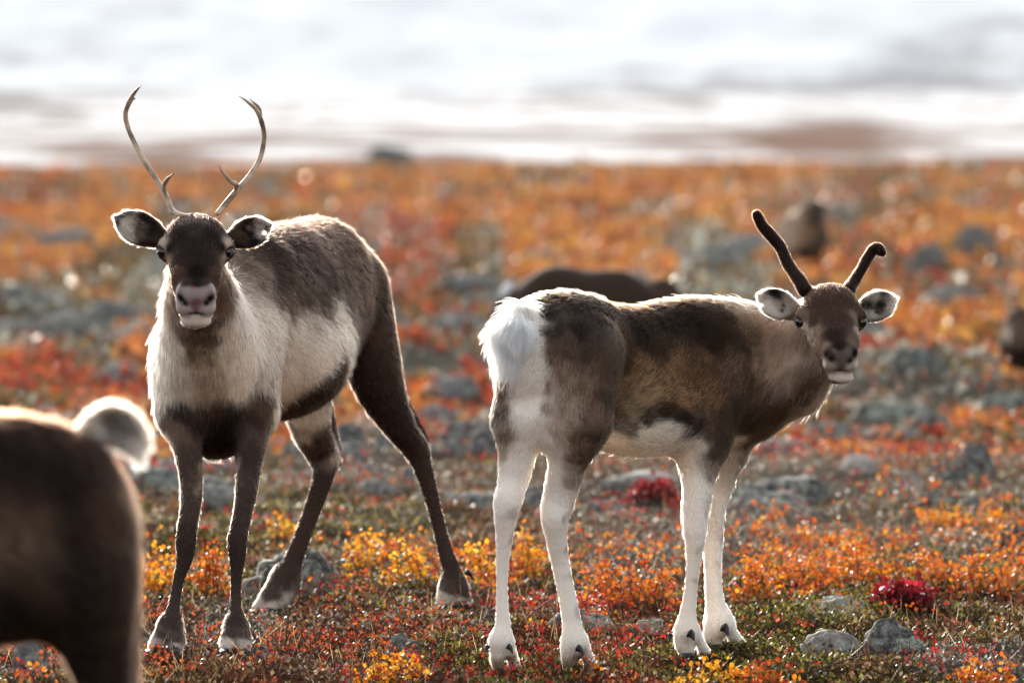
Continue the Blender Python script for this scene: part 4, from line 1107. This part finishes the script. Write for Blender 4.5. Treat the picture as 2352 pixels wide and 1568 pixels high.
    S = [(1275, 760, '#4a3d37', .9), (1272, 800, '#5d4e45', .9), (1180, 720, W, 1.2), (1150, 760, W, 1.2), (1200, 770, W, 1.2), (1232, 735, W, .8), (1238, 790, W, .8), (1228, 850, W, 1.1), (1205, 860, W, 1.2), (1228, 890, W, 1.1), (1200, 895, W, 1.1), (1222, 950, W, .9), (1180, 860, W), (1222, 920, W), (1195, 930, W, .9), (1215, 980, Wd, .8), (1215, 1030, Wd), (1230, 890, W),
         (1140, 850, '#6d5a4e', .9), (1148, 900, '#64544a', .9), (1152, 950, '#5f5047', .8), (1156, 1000, '#8a7a6e', .8), (1150, 1040, '#a09287', .7),
         (1265, 830, '#7a695d', .9), (1256, 890, '#7d6c61', .9), (1250, 940, '#8d7d72', .8), (1250, 1000, Wd, .9), (1240, 1050, W),
         (1260, 720, '#3a2e2a', .9), (1280, 690, '#43362f'), (1200, 690, '#7a6a60', .6), (1330, 700, '#352a27'), (1330, 760, '#30262a'.replace('2a', '24')), (1380, 720, '#352a26'), (1300, 800, '#5a4c44'), (1350, 810, '#4a3d37'), (1300, 870, '#76655a', 1.2), (1350, 880, '#6a594f', 1.2), (1390, 850, '#5a4a40'), (1310, 940, '#7d6c62', 1.2), (1360, 950, '#63534a', 1.2), (1385, 920, '#4e4038'), (1290, 990, '#97877c'), (1340, 1010, '#6d5d54'), (1360, 1000, '#4e423c', .8), (1270, 1030, '#cfc5bc', .9), (1320, 1060, '#7d6d64'), (1345, 1060, '#5d5049', .8), (1280, 1080, '#d5ccc4'), (1318, 1110, '#98897f', .9), (1300, 1150, '#d8d0c9'), (1320, 1160, '#b5a9a0', .7),
         (1440, 710, '#3a2e29'), (1480, 700, '#33282a'.replace('2a', '24')), (1430, 770, '#33281f'), (1480, 760, '#2e2420', 1.2), (1540, 740, '#30261f', 1.2), (1600, 700, '#3a2e28'), (1600, 750, '#342922', 1.2), (1660, 720, '#4a3c33'), (1650, 780, '#3d3027', 1.1), (1700, 780, '#54443a'), (1520, 800, '#372b23', 1.1), (1440, 820, '#4a3a2e'),
         (1480, 850, '#6e5741', 1.1), (1540, 860, '#6b543f', 1.1), (1440, 880, '#6d5743', .9), (1500, 900, '#75604a', 1.1), (1580, 860, '#5a4635', 1.1), (1620, 830, '#4a3a2e'), (1570, 910, '#66503c'), (1630, 900, '#5c4838', 1.1), (1680, 860, '#54443a', 1.1), (1420, 950, '#6a594e', .9), (1450, 930, '#70604f', .9),
         (1540, 930, '#3a2c24', .9), (1570, 960, '#2a201b'), (1530, 950, '#33271f', .9), (1600, 985, '#3d3028', .9), (1490, 960, '#4a3c33', .8), (1450, 985, '#6d5e53', .8),
         (1420, 1020, '#e4dbd0', 1.1), (1480, 1000, '#ece4da', 1.1), (1540, 1000, '#ece4da', 1.1), (1580, 1020, '#e8dfd4'), (1400, 1050, '#d8cdc0'), (1500, 1050, '#dcd0c2', 1.2), (1560, 1050, '#e0d5c8'),
         (1630, 980, '#5f4e42'), (1660, 960, '#44362d'), (1690, 960, '#30261f'), (1640, 1040, '#4f443e'), (1660, 1010, '#3a2f29'), (1610, 1030, '#cfc5bb', .8), (1640, 1075, '#8a7d75', .8), (1700, 1010, '#cfc4b8', .8), (1740, 1010, '#6a5849'), (1720, 970, '#45372d'), (1780, 980, '#7a6653'),
         (1740, 760, '#6d5c50', 1.1), (1720, 740, '#6a5a4e'), (1780, 770, '#7d6c60', 1.1), (1800, 740, '#8d7c6f'), (1760, 830, '#8a786a', 1.2), (1820, 820, '#97867a', 1.2), (1810, 880, '#7d6a5c', 1.1), (1760, 900, '#6a574a', 1.1), (1850, 900, '#5f4e43'), (1870, 920, '#8a7565'), (1790, 940, '#5a483b'), (1840, 950, '#8a7767'), (1850, 840, '#6d5c50'), (1710, 850, '#5f4f44'),
         (1598, 1124, W, 1.1), (1597, 1177, W), (1596, 1240, W), (1591, 1299, W), (1584, 1369, W), (1577, 1430, W), (1600, 1480, W), (1580, 1490, '#c9bfb4', .8), (1628, 1160, '#c4bab1', .6), (1620, 1200, '#d0c8c0', .6),
         (1650, 1200, '#d5ccc4', .8), (1640, 1260, W), (1637, 1310, W), (1641, 1369, W), (1650, 1430, W), (1690, 1465, W), (1640, 1470, '#b8ac9f', .8), (1655, 1230, '#a59a94', .5),
         (1185, 1089, W, 1.1), (1171, 1135, W), (1165, 1165, Wd, .8), (1180, 1175, '#c4bbb4', .7), (1159, 1229, W), (1154, 1299, W), (1153, 1369, W), (1156, 1439, W), (1150, 1480, W), (1148, 1525, '#b5a48f', .8), (1180, 1535, Wd, .8),
         (1275, 1187, W), (1265, 1210, W), (1310, 1190, '#b3a79e', .6), (1277, 1240, W), (1288, 1299, W), (1303, 1369, W), (1314, 1439, W), (1330, 1400, '#c4bbb3', .6), (1340, 1460, W), (1318, 1474, W), (1312, 1525, '#a5937e', .8), (1365, 1535, Wd, .8),
         (1172, 1232, '#b8aea7', .5), (1166, 1299, '#bdb4ad', .45), (1302, 1250, '#b3a9a2', .5), (1308, 1320, '#b8aea7', .5), (1322, 1420, '#b8aea7', .5), (1610, 1260, '#c0b7b0', .5), (1600, 1340, '#c4bbb4', .4), (1651, 1300, '#b8aea7', .45), (1165, 1515, '#8a7866', .55), (1162, 1535, '#7a6856', .5), (1330, 1512, '#8a7866', .6), (1332, 1535, '#7d6b58', .5), (1585, 1488, '#a5937e', .5), (1650, 1462, '#a5937e', .5), (1290, 1200, '#a89c93', .45), (1181, 1180, '#b0a59d', .45),  # greys along the leg edges: shading painted into the coat
         # head
         (1907, 670, '#4a3a35'), (1907, 700, '#43342f', 1.2), (1870, 690, '#44362f'), (1945, 690, '#44362f'), (1907, 735, '#3d302c'), (1875, 730, '#41342f'), (1940, 735, '#3d312d'), (1915, 770, '#352a28'), (1925, 795, '#262021', .9),
         (1850, 725, '#7a6a60', .6), (1966, 727, '#7a6a60', .6), (1839, 740, '#100b0b', .4), (1977, 740, '#100b0b', .4), (1850, 755, '#b0a398', .6), (1862, 770, '#94867b', .7), (1970, 757, '#9a8d83', .5), (1870, 795, '#78685d'), (1890, 800, '#6d5d53', .8), (1880, 840, '#6a5548'), (1855, 800, '#8a786c'), (1962, 785, '#6d5d54', .7), (1868, 770, '#6a5a50'),
         (1905, 810, '#4a4040', .6), (1930, 816, '#5f5755', .9), (1930, 830, '#5a5150', .7), (1915, 805, '#6a6260', .5), (1945, 805, '#6a6260', .5), (1900, 812, '#131112', .45), (1962, 812, '#131112', .45), (1911, 825, '#131112', .45), (1950, 826, '#131112', .45), (1930, 842, '#5a4a42', .5), (1905, 845, '#a1968e', .8), (1955, 845, '#a89d96', .8), (1893, 838, '#cfc5bd', .5), (1966, 838, '#d5ccc4', .5),
         (1930, 853, '#0e0a0a', .42), (1918, 853, '#0e0a0a', .28), (1942, 853, '#0e0a0a', .28), (1930, 870, '#d5ccc6'), (1912, 868, '#cbc1ba', .8), (1948, 868, '#d5ccc6', .8), (1910, 890, '#54433a')]
    xj, zj = P(1815, 740, 11.4)[0], P(1910, 888, 11.3)[2]
    coat = Coat(V, N, S, GAIN, .9, calm=lambda p: ((p[:, 1] < 11.47) & (p[:, 0] > xj) & (p[:, 2] > zj)) * .8, darker=calf_tone)
    body_o = mesh_obj('body', V, Q, M_SKIN, root, coat.at(V, 0))
    fl, hl = F.flow_at(V)
    px, py = proj(V)
    front = N[:, 1] < .3
    nose = (py > 797) & (py < 858) & (np.abs(px - 1930) < 40) & (V[:, 1] < 11.31) & front
    eyes = ((np.abs(px - 1838.5) < 11) | (np.abs(px - 1977.5) < 11)) & (np.abs(py - 740) < 12) & (V[:, 1] < 11.44)
    keep = np.where(nose | eyes, .03, 1.0)
    hl = np.where(nose, .003, hl)
    k2 = np.where(((V[:, 1] < 11.48) & (px > 1800) & (py < 880)) | (py > 1130), 2.2, 1.0) * keep
    grow_fur(body_o, V, Q, N, fl, hl, 230000, coat, keep=k2, calm=np.where((V[:, 1] < 11.48) & (px > 1800) & (py < 880), .3, 1.0) * np.where(py > 1130, .4, 1))
    for s in (-1, 1):
        v, q = uv_ball(P(1908 + 65 * s, 740, 11.41) + np.array((s * .62 + .06, -.77, .06)) * .0060, (.0143, .0143, .0143))
        mesh_obj('eye', v, q, M_EYE, root)
    # tail: a white tuft
    T = Field()
    T.seg(P(1200, 712, 11.04), P(1178, 765, 11.0), .013, .020, .03, flow=(-.2, -.1, -1), hl=.045)
    T.seg(P(1178, 765, 11.0), P(1168, 815, 10.995), .020, .010, .03, flow=(-.1, -.1, -1), hl=.05)
    v, q = T.mesh(.005); n = vnormals(v, q)
    ct = Coat(v, n, [(1190, 720, '#f2ede8'), (1170, 780, '#f6f2ee'), (1170, 820, '#f2ede8'), (1205, 702, '#b0a297', .5)], .64)
    t_o = mesh_obj('tail', v, q, M_SKIN, root, ct.at(v, 0))
    f_, h_ = T.flow_at(v)
    grow_fur(t_o, v, q, n, f_, h_, 34000, ct, lift=.5, lumvar=.05, clump=.5, lscale=1.0, grav=.3)
    # velvet antlers
    B = [[(585, 690, 105), (545, 620, 100), (500, 560, 88), (450, 480, 84), (405, 375, 84), (340, 295, 86), (270, 215, 82), (232, 140, 74)], [(905, 690, 100), (935, 640, 84), (985, 560, 76), (1035, 470, 78), (1085, 395, 80), (1125, 385, 76), (1148, 412, 66)]]
    for b, ys in zip(B, ([11.46, 11.48, 11.5, 11.52, 11.54, 11.55, 11.56, 11.56], [11.46, 11.48, 11.5, 11.52, 11.53, 11.52, 11.51])):
        A = Field()
        A.limb([(x, y, Yd, r) for x, y, Yd, r in spline([(*c4(x, y), Yd, w / 3.1356 * .98 / 2 * 1.0) for (x, y, w), Yd in zip(b, ys)], 3)], .01, .006, flow=(.1, 0, 1))
        v, q = A.mesh(.0032); n = vnormals(v, q)
        ca = Coat(v, n, [(*c4(x, y), '#2b211e') for x, y, w in b], GAIN)
        a_o = mesh_obj('antler', v, q, M_SKIN, root, ca.at(v, 0))
        f_, h_ = A.flow_at(v)
        grow_fur(a_o, v, q, n, f_, h_, 26000, ca, lift=.6, width=.0004, lscale=.8, lumvar=.15, grav=0)
    e4 = lambda L: [(*c4(x, y), c, *r) for x, y, c, *r in L]
    ear('ear', root, c4(515, 850), c4(255, 735), 33, 11.50, (.1, -1, .05), e4([(270, 710, '#cfc8c0'), (300, 740, '#b5ada5'), (400, 722, '#241c1a', .7), (370, 700, '#2b2220'), (430, 790, '#2a211f', .6), (380, 790, '#a89e96'), (460, 760, '#a89e96'), (340, 850, '#c9c1ba'), (360, 880, '#bdb5ae'), (405, 840, '#231b19', .6), (450, 850, '#a0958c'), (480, 900, '#8d8076'), (330, 680, '#332926', .7), (250, 700, '#c4bcb4', .6), (310, 800, '#d5cdc6')]), GAIN, n_hair=10000, notches=((*c4(262, 800), 5),))
    ear('ear', root, c4(985, 860), c4(1235, 755), 33, 11.50, (-.1, -1, .05), e4([(1200, 810, '#cfc8c2'), (1180, 780, '#bdb5ae'), (1100, 740, '#c0b8b0', .9), (1060, 800, '#241c1a', .7), (1120, 850, '#2a211f', .6), (1090, 880, '#a9a19a'), (1150, 700, '#2b2220'), (1040, 760, '#a0968e', .8), (1010, 820, '#332926'), (1140, 800, '#2b2321'), (1225, 790, '#d8d1ca'), (1100, 910, '#3a302c', .7), (1010, 870, '#b0a59b')]), GAIN, n_hair=10000, notches=((*c4(1235, 700), 6),))
    # hooves and dew claws
    for a in [(1145, 1541, 11.07, 17, 9), (1188, 1541, 11.12, 16, 8), (1308, 1538, 11.11, 17, 9), (1367, 1541, 11.17, 16, 8), (1579, 1505, 11.36, 17, 8), (1630, 1507, 11.44, 16, 8), (1645, 1483, 11.62, 17, 8), (1706, 1481, 11.70, 14, 7)]:
        hoof(*a, root, depth=.03)
    for a in [(1122, 1482, 11.02, -9, 20, 6), (1166, 1482, 11.00, 12, 19, 8), (1325, 1486, 11.04, 16, 18, 9), (1541, 1455, 11.35, -4, 20, 7), (1582, 1452, 11.33, 13, 19, 11), (1660, 1438, 11.58, 13, 20, 12)]:
        dew_claw(*a, root, -.012)
    return root
CALF = reindeer_calf()
# ------------------------------------------------------------------ dwarf birch shrubs that stand out one by one
PAL_Y = lin('#d8941c', '#e0a428', '#cc7c1a', '#e4b03c', '#c46a1a')
PAL_O = lin('#b85c1e', '#c8741e', '#a84a1a', '#d08a26', '#bc6224')
PAL_R = lin('#74101c', '#8c1826', '#600c18', '#9c2430')
def shrub(x0, x1, yt, yb, label, pal=PAL_O, n_stem=16, leaves=26, name='dwarf_birch', group='dwarf birch shrubs in autumn colour', Y=None, size=(.009, .0155), bare=0.0, seed=0):
    r = np.random.default_rng(seed + int(x0 * 3 + yb))
    Yd = Y or FPX * HC / (yb - 340)
    for _ in range(5):
        if Y: break
        c = P((x0 + x1) / 2, yb, Yd); Yd += np.clip((c[2] - float(ground_z(c[0], Yd))) * Yd / HC, -.4, .4)
    c = P((x0 + x1) / 2, yb, Yd)
    gz0 = float(ground_z(c[0], Yd))
    w, h = M(x1 - x0, Yd) / 2, M(yb - yt, Yd)
    root = tag(empty(name, (c[0], Yd, gz0)), label, 'shrub', group)
    SV, SF, LP, LD = [], [], [], []
    off = 0
    for i in range(n_stem):
        bx, by = r.uniform(-.7, .7) * w, r.uniform(-.5, .5) * min(w, .16)
        tx = bx + r.normal(0, .6) * w * .8; tx = float(np.clip(tx, -w, w))
        th = h * r.uniform(.18, 1.0) * (1 - .5 * (tx / w) ** 2)
        b0 = np.array((c[0] + bx, Yd + by, float(ground_z(c[0] + bx, Yd + by)) - .01))
        tip = np.array((c[0] + tx, Yd + by + r.normal(0, .04), b0[2] + th))
        mid = (b0 + tip) / 2 + np.array((r.normal(0, .2) * w, r.normal(0, .02), th * r.uniform(-.05, .15)))
        L = spline([b0, mid, tip], 5)
        v, f = lathe_path(L, np.linspace(.0022, .0007, len(L)), 5)
        SV.append(v); SF.append([a + off for a in f]); off += len(v)
        if r.random() < bare: continue
        k = max(4, int(.8 * leaves * th / max(h, .01)))
        t = r.uniform(.22, 1.0, k) ** .8 * (len(L) - 1)
        i0 = np.clip(t.astype(int), 0, len(L) - 2)
        q = L[i0] + (L[i0 + 1] - L[i0]) * (t - i0)[:, None] + r.normal(0, .011, (k, 3))
        LP.append(q); LD.append(unit(r.normal(0, 1, (k, 3)) + np.array((0, 0, .35))))
    F3 = [np.concatenate([f[0] for f in SF]), np.concatenate([f[1] for f in SF])]
    mesh_obj('twigs', np.concatenate(SV), F3, M_TWIG, root, kind='stuff')
    p, d = np.concatenate(LP), np.concatenate(LD)
    n = len(p)
    V, F = leaf_geo(p, d, r.normal(0, 1, (n, 3)), r.uniform(*size, n), .95)
    cc = pal[r.integers(0, len(pal), n)] * (1 + .18 * r.normal(0, 1, (n, 1)))
    mesh_obj('leaves', V, F, M_LEAF, root, cols=np.repeat(np.clip(cc, .01, .9), 6, 0), smooth=False, kind='stuff')
    return root
for a in [
    (785, 905, 1200, 1318, 'yellow birch shrub with one tall sprig right of the reindeer\'s planted hind leg', PAL_Y, 14, 34),
    (850, 1010, 1235, 1345, 'broad yellow birch shrub just left of the outstretched hind leg', PAL_Y, 26, 34),
    (1055, 1140, 1185, 1345, 'tall yellow orange birch shrub between the reindeer and the calf', PAL_Y, 18, 36),
    (1175, 1262, 1185, 1330, 'yellow birch shrub seen between the calf\'s two hind legs', PAL_Y, 18, 34),
    (300, 405, 1205, 1375, 'tall orange birch shrub left of the facing reindeer\'s fore legs', PAL_Y, 26, 40),
    (440, 520, 1235, 1372, 'orange birch shrub between the facing reindeer\'s fore legs', PAL_O, 20, 34),
    (605, 690, 1180, 1262, 'small yellow birch sprig behind the planted hind leg', PAL_Y, 8, 34),
    (1320, 1440, 1262, 1392, 'orange birch shrub right of the calf\'s nearer hind leg', PAL_O, 20, 34),
    (1430, 1560, 1250, 1395, 'orange birch shrub left of the calf\'s fore legs', PAL_O, 22, 34),
    (1665, 1800, 1268, 1380, 'orange birch shrub directly right of the calf\'s fore legs', PAL_O, 22, 36),
    (1790, 1900, 1262, 1345, 'orange birch shrub second to the right of the calf\'s fore legs', PAL_O, 18, 34),
    (1880, 2050, 1235, 1350, 'dense orange birch shrub behind the crimson plant', PAL_O, 26, 36),
    (2050, 2190, 1245, 1345, 'orange birch shrub right of and behind the crimson plant', PAL_O, 22, 36),
    (2170, 2352, 1250, 1370, 'wide orange birch shrub near the right edge', PAL_O, 28, 36),
    (2110, 2230, 1165, 1212, 'low yellow birch shrub at the right on the grey gravel', PAL_Y, 16, 30),
    (2240, 2330, 1165, 1205, 'small yellow birch shrub close to the right edge on grey gravel', PAL_Y, 12, 28),
    (825, 1000, 1482, 1560, 'yellow orange birch shrub in front of the small pointed rock', PAL_Y, 22, 30),
    (1540, 1700, 1505, 1580, 'yellow birch shrub below the calf\'s near fore hoof', PAL_Y, 20, 28),
    (1690, 1850, 1508, 1590, 'low orange yellow birch shrub at the bottom, right of the calf', PAL_O, 18, 26),
    (2200, 2352, 1480, 1580, 'orange birch shrub in the bottom right corner', PAL_O, 20, 30),
    (1300, 1410, 1440, 1568, 'bare twiggy birch with a few orange leaves over the calf\'s near hind hoof', PAL_O, 9, 14)]:
    shrub(*a, bare=.35 if 'bare' in a[4] else 0)
shrub(1995, 2155, 1322, 1396, 'crimson low plant with dense upright leaves on the right', PAL_R, 60, 26, name='bearberry_plant', group=None, size=(.012, .022))
shrub(1420, 1560, 1082, 1140, 'dark red low plant under the calf\'s belly', PAL_R, 40, 22, name='bearberry_plant', group=None, size=(.012, .022))
# bare twigs lying over the moss
for i, (pts, lab) in enumerate([([(1070, 1385, 1250), (1125, 1352, 0), (1160, 1335, 0)], 'thin bare twig in front of the outstretched hind hoof'),
                                ([(735, 1365, 0), (790, 1400, 0), (845, 1412, 0)], 'dark bare twig on the moss right of the planted hind hoof'),
                                ([(840, 1382, 0), (862, 1352, 0), (878, 1335, 0)], 'upright reddish twig between the reindeer\'s hind hooves'),
                                ([(1195, 1440, 0), (1250, 1395, 0), (1290, 1375, 0)], 'curved bare twig between the calf\'s hind legs'),
                                ([(1850, 1555, 0), (1960, 1520, 0), (2040, 1500, 0)], 'long thin bare twig at the bottom right'),
                                ([(850, 1545, 0), (862, 1515, 0), (885, 1500, 0)], 'pale crooked twig left of the small pointed rock')]):
    Yd = FPX * HC / (pts[0][1] - 340)
    L = spline([P(x, y, Yd + .03 * j) + np.array((0, 0, .01)) for j, (x, y, _) in enumerate(pts)], 6)
    V, F = lathe_path(L, np.linspace(.003, .001, len(L)), 6)
    tag(mesh_obj('twig', V, F, M_TWIG), lab, 'twig')
# ------------------------------------------------------------------ nearest reindeer, cut by the lower left corner, seen from the side
def near_reindeer():
    root = tag(empty('reindeer', (-.75, 7.5, -.07)), 'dark brown out of focus reindeer cut off by the lower left corner, tail raised', 'reindeer', 'reindeer standing on the tundra')
    F = Field(); dn = (.1, 0, -1)
    ch = [(-640, 1090, 7.35, .11, .15), (-480, 1160, 7.36, .14, .185), (-350, 1188, 7.4, .148, .178), (30, 1172, 7.5, .138, .164), (130, 1140, 7.52, .112, .122)]
    F.chain([(*P(*a[:3]), *a[3:]) for a in ch], .09, .028, (.8, 0, -.6))
    F.ell(P(-150, 1310, 7.42), (.30, .13, .10), .08, flow=(.8, 0, -.3), hl=.028)
    F.seg(P(-680, 1080, 7.35), P(-960, 960, 7.3), (.08, .12), (.06, .085), .06, flow=(.4, 0, -1), hl=.03)
    F.seg(P(-960, 960, 7.3), P(-1190, 1080, 7.28), (.062, .08), (.04, .045), .04, flow=(.9, 0, .2), hl=.012)
    for yo, dx in ((0, 0), (.2, 15)):
        F.limb([(178 + dx, 1205, 7.46 + yo, 132), (205 + dx, 1380, 7.42 + yo, 104), (236 + dx, 1530, 7.42 + yo, 70), (272 + dx, 1650, 7.42 + yo, 44), (266 + dx, 1760, 7.42 + yo, 34), (240 + dx, 1980, 7.42 + yo, 32), (225 + dx, 2110, 7.42 + yo, 46)], .05, .018, dn)
        F.limb([(-560 + dx * .5, 1270, 7.34 + yo, 90), (-575 + dx * .5, 1500, 7.30 + yo, 52), (-585 + dx * .5, 1720, 7.3 + yo, 42), (-585 + dx * .5, 2020, 7.3 + yo, 32), (-590 + dx * .5, 2130, 7.3 + yo, 48)], .05, .018, dn)
    V, Q = F.mesh(.010); V = V - np.array((0, 0, .012)); N = vnormals(V, Q)
    S = [(100, 935, '#4a3a30', 1), (0, 940, '#43342c'), (100, 1000, '#2c211e', 1.3), (20, 1050, '#2a201d', 1.3), (200, 1020, '#2f2420', 1.2), (250, 1080, '#332824'), (150, 1100, '#241b19', 1.4), (60, 1130, '#3a2e2a'), (290, 1150, '#4d4038', .8), (240, 1180, '#453831', .9), (250, 1230, '#473a34', .8),
         (30, 1200, '#6d5d53', 1), (60, 1260, '#7a695e', 1), (10, 1280, '#7d6d62', 1), (90, 1330, '#6a594f', .8), (100, 1400, '#4f423a', .8), (40, 1330, '#57483f'), (20, 1400, '#2a211e', 1.2), (60, 1430, '#30261f', .9), (150, 1250, '#2c221f', 1.2), (170, 1350, '#2a211e', 1.4), (230, 1350, '#332924', 1.2), (280, 1300, '#3d312b'), (200, 1480, '#2a211e', 1.2), (250, 1500, '#332924'), (240, 1560, '#2f2622'), (280, 1450, '#3f342e', .8), (130, 1460, '#3a2f29', .7)]
    coat = Coat(V, N, S, GAIN, 1.25, darker=lambda x, y, l: .72)
    o = mesh_obj('body', V, Q, M_SKIN, root, coat.at(V, 0))
    fl, hl = F.flow_at(V); px, py = proj(V)
    grow_fur(o, V, Q, N, fl, hl, 110000, coat, keep=np.where(px > -200, 1.0, .12), width=.0008)
    T = Field()
    T.chain([(*P(205, 985, 7.55), .020, .020), (*P(250, 972, 7.58), .022, .027), (*P(295, 985, 7.60), .019, .023), (*P(326, 1016, 7.61), .008, .009)], .02, .04, (.9, 0, -.55))
    T.chain([(*P(262, 990, 7.57), .016, .018), (*P(300, 1022, 7.58), .012, .014), (*P(316, 1050, 7.58), .005, .006)], .02, .04, (.6, 0, -.9))
    v, q = T.mesh(.006); n = vnormals(v, q)
    ct = Coat(v, n, [(240, 945, '#8a7060', .9), (280, 970, '#5a453a', 1.1), (300, 975, '#6a5548', .9), (260, 968, '#5d4a3e'), (230, 965, '#8a7568', .6), (240, 1000, '#e8ddd2', 1.1), (285, 1003, '#f0e8e0', 1.2), (330, 990, '#d5c4b4', .8), (315, 1030, '#d9cabb'), (290, 1030, '#d9cabb'), (320, 965, '#b59c88', .6), (250, 962, '#7a6252', .8)], GAIN)
    t_o = mesh_obj('tail', v, q, M_SKIN, root, ct.at(v, 0))
    f_, h_ = T.flow_at(v)
    grow_fur(t_o, v, q, n, f_, h_, 16000, ct, lift=.25, width=.0008, lumvar=.1, lscale=.5)
    for (x, y, Yd) in ((205, 2190, 7.40), (55, 2190, 7.60), (-605, 2200, 7.28), (-680, 2200, 7.48)):
        hoof(x, y, Yd, 50, 28, root, depth=.05)
near_reindeer()

# ------------------------------------------------------------------ blurred members of the herd further off
def far_reindeer(name, label, Yd, trunk, legs, head, ears, antlers, S, samples_gain=GAIN, tail=None):
    """trunk: (px, py, dY, a, b) ; legs: lists of (px, py, dY, r px)"""
    c = P(trunk[0][0], trunk[0][1], Yd)
    root = tag(empty(name, (c[0], Yd, float(ground_z(c[0], Yd)))), label, 'reindeer', 'reindeer far behind in the heath')
    F = Field()
    for a, b in zip(trunk, trunk[1:]):
        F.seg(P(a[0], a[1], Yd + a[2]), P(b[0], b[1], Yd + b[2]), a[3:], b[3:], .08)
    for l in legs:
        F.limb([(x, y, Yd + d, r) for x, y, d, r in l], .04)
    for a, b in zip(head, head[1:]):
        F.seg(P(a[0], a[1], Yd + a[2]), P(b[0], b[1], Yd + b[2]), a[3:], b[3:], .04)
    V, Q = F.mesh(.018); N = vnormals(V, Q)
    coat = Coat(V, N, S, samples_gain)
    mesh_obj('body', V, Q, M_SKIN, root, coat.at(V, .004))
    for (x, y, d, x2, y2, d2) in ears:
        a, b = P(x, y, Yd + d), P(x2, y2, Yd + d2)
        L = spline([a, (a + b) / 2, b], 4)
        v, f = lathe_path(L, np.linalg.norm(b - a) * np.array([.12, .2, .26, .3, .31, .3, .25, .16, .05]), 10)
        mesh_obj('ear', v, f, M_SKIN, root, np.full((len(v), 3), .12))
    for pts in antlers:
        L = spline([P(x, y, Yd + d) for x, y, d in pts], 5)
        v, f = lathe_path(L, np.linspace(.016, .005, len(L)), 8)
        mesh_obj('antler', v, f, M_ANTLER, root)
    if tail:
        x, y, d, r = tail
        v, q = uv_ball(P(x, y, Yd + d), (r * .8, r, r * 1.3))
        mesh_obj('tail', v, q, M_SKIN, root, np.full((len(v), 3), .75))
    return root
Dk, Dm = '#3c3531', '#57504a'
far_reindeer('reindeer', 'dark blurred reindeer lying down behind the calf\'s back', 24.5,
             [(1215, 790, .1, .22, .30), (1290, 765, 0, .26, .33), (1400, 770, -.1, .26, .32), (1480, 795, -.15, .2, .27)],
             [[(1230, 850, -.25, 50), (1300, 890, -.35, 26), (1240, 895, -.4, 20)], [(1470, 850, -.3, 40), (1520, 890, -.4, 22), (1450, 895, -.45, 18)]],
             [(1460, 770, -.1, .15, .19), (1498, 712, -.05, .10, .13), (1524, 682, 0, .08, .09), (1545, 725, -.2, .05, .055)],
             [(1502, 672, 0, 1484, 655, .02), (1538, 672, 0, 1556, 656, 0)],
             [[(1515, 662, 0), (1485, 632, .05), (1475, 602, .05), (1490, 577, 0)], [(1533, 662, 0), (1557, 634, .05), (1563, 602, .05), (1550, 577, 0)]],
             [(1250, 660, Dk), (1350, 660, Dk), (1450, 690, Dk), (1220, 720, Dk), (1350, 760, Dk), (1450, 800, Dm), (1500, 700, Dk), (1545, 722, '#4a3c36')], tail=(1168, 680, .1, .055))
far_reindeer('reindeer', 'far blurred reindeer with pale chest facing the camera behind the calf\'s left antler', 45,
             [(1815, 545, 0, .16, .22), (1845, 535, .5, .19, .24), (1865, 540, .9, .17, .2)],
             [[(1800, 580, 0, 18), (1800, 615, 0, 11), (1798, 648, 0, 12)], [(1832, 580, 0, 18), (1833, 615, 0, 11), (1834, 648, 0, 12)], [(1868, 570, .8, 22), (1872, 610, .85, 12), (1870, 640, .8, 12)]],
             [(1835, 530, -.05, .13, .16), (1860, 495, -.2, .1, .12), (1872, 482, -.25, .085, .09), (1872, 508, -.45, .05, .055)],
             [(1858, 476, -.2, 1842, 470, -.2), (1886, 476, -.2, 1902, 470, -.2)],
             [[(1865, 470, -.2), (1846, 440, -.15), (1840, 410, -.1), (1852, 385, -.15)], [(1880, 470, -.2), (1898, 440, -.15), (1902, 412, -.1), (1890, 388, -.15)]],
             [(1815, 510, '#a59486'), (1815, 540, '#b5a598', 1.3), (1840, 540, '#a09083'), (1850, 585, Dk), (1800, 620, Dk), (1835, 620, Dk), (1870, 620, Dk), (1872, 490, Dk), (1880, 540, Dm), (1855, 500, Dm)])
far_reindeer('reindeer', 'blurred dark reindeer mostly cut off by the right edge with pale antlers', 24.5,
             [(2365, 800, 0, .16, .17), (2440, 795, .3, .19, .21), (2540, 800, .7, .18, .2)],
             [[(2365, 830, 0, 26), (2362, 870, 0, 16), (2362, 900, 0, 17)], [(2400, 830, 0, 26), (2398, 870, 0, 16), (2398, 900, 0, 17)], [(2540, 840, .7, 30), (2545, 870, .7, 17), (2545, 895, .7, 17)]],
             [(2360, 790, -.05, .11, .14), (2352, 760, -.15, .085, .1), (2345, 745, -.2, .075, .08), (2338, 790, -.4, .045, .05)],
             [(2330, 738, -.2, 2310, 745, -.2), (2362, 738, -.2, 2382, 742, -.2)],
             [[(2338, 735, -.15), (2318, 700, -.1), (2315, 660, -.1), (2330, 625, -.15)], [(2354, 735, -.15), (2376, 700, -.1), (2380, 660, -.1), (2365, 625, -.15)]],
             [(2340, 830, Dk), (2365, 840, Dk), (2400, 800, Dk), (2345, 770, Dm), (2362, 890, Dk)])
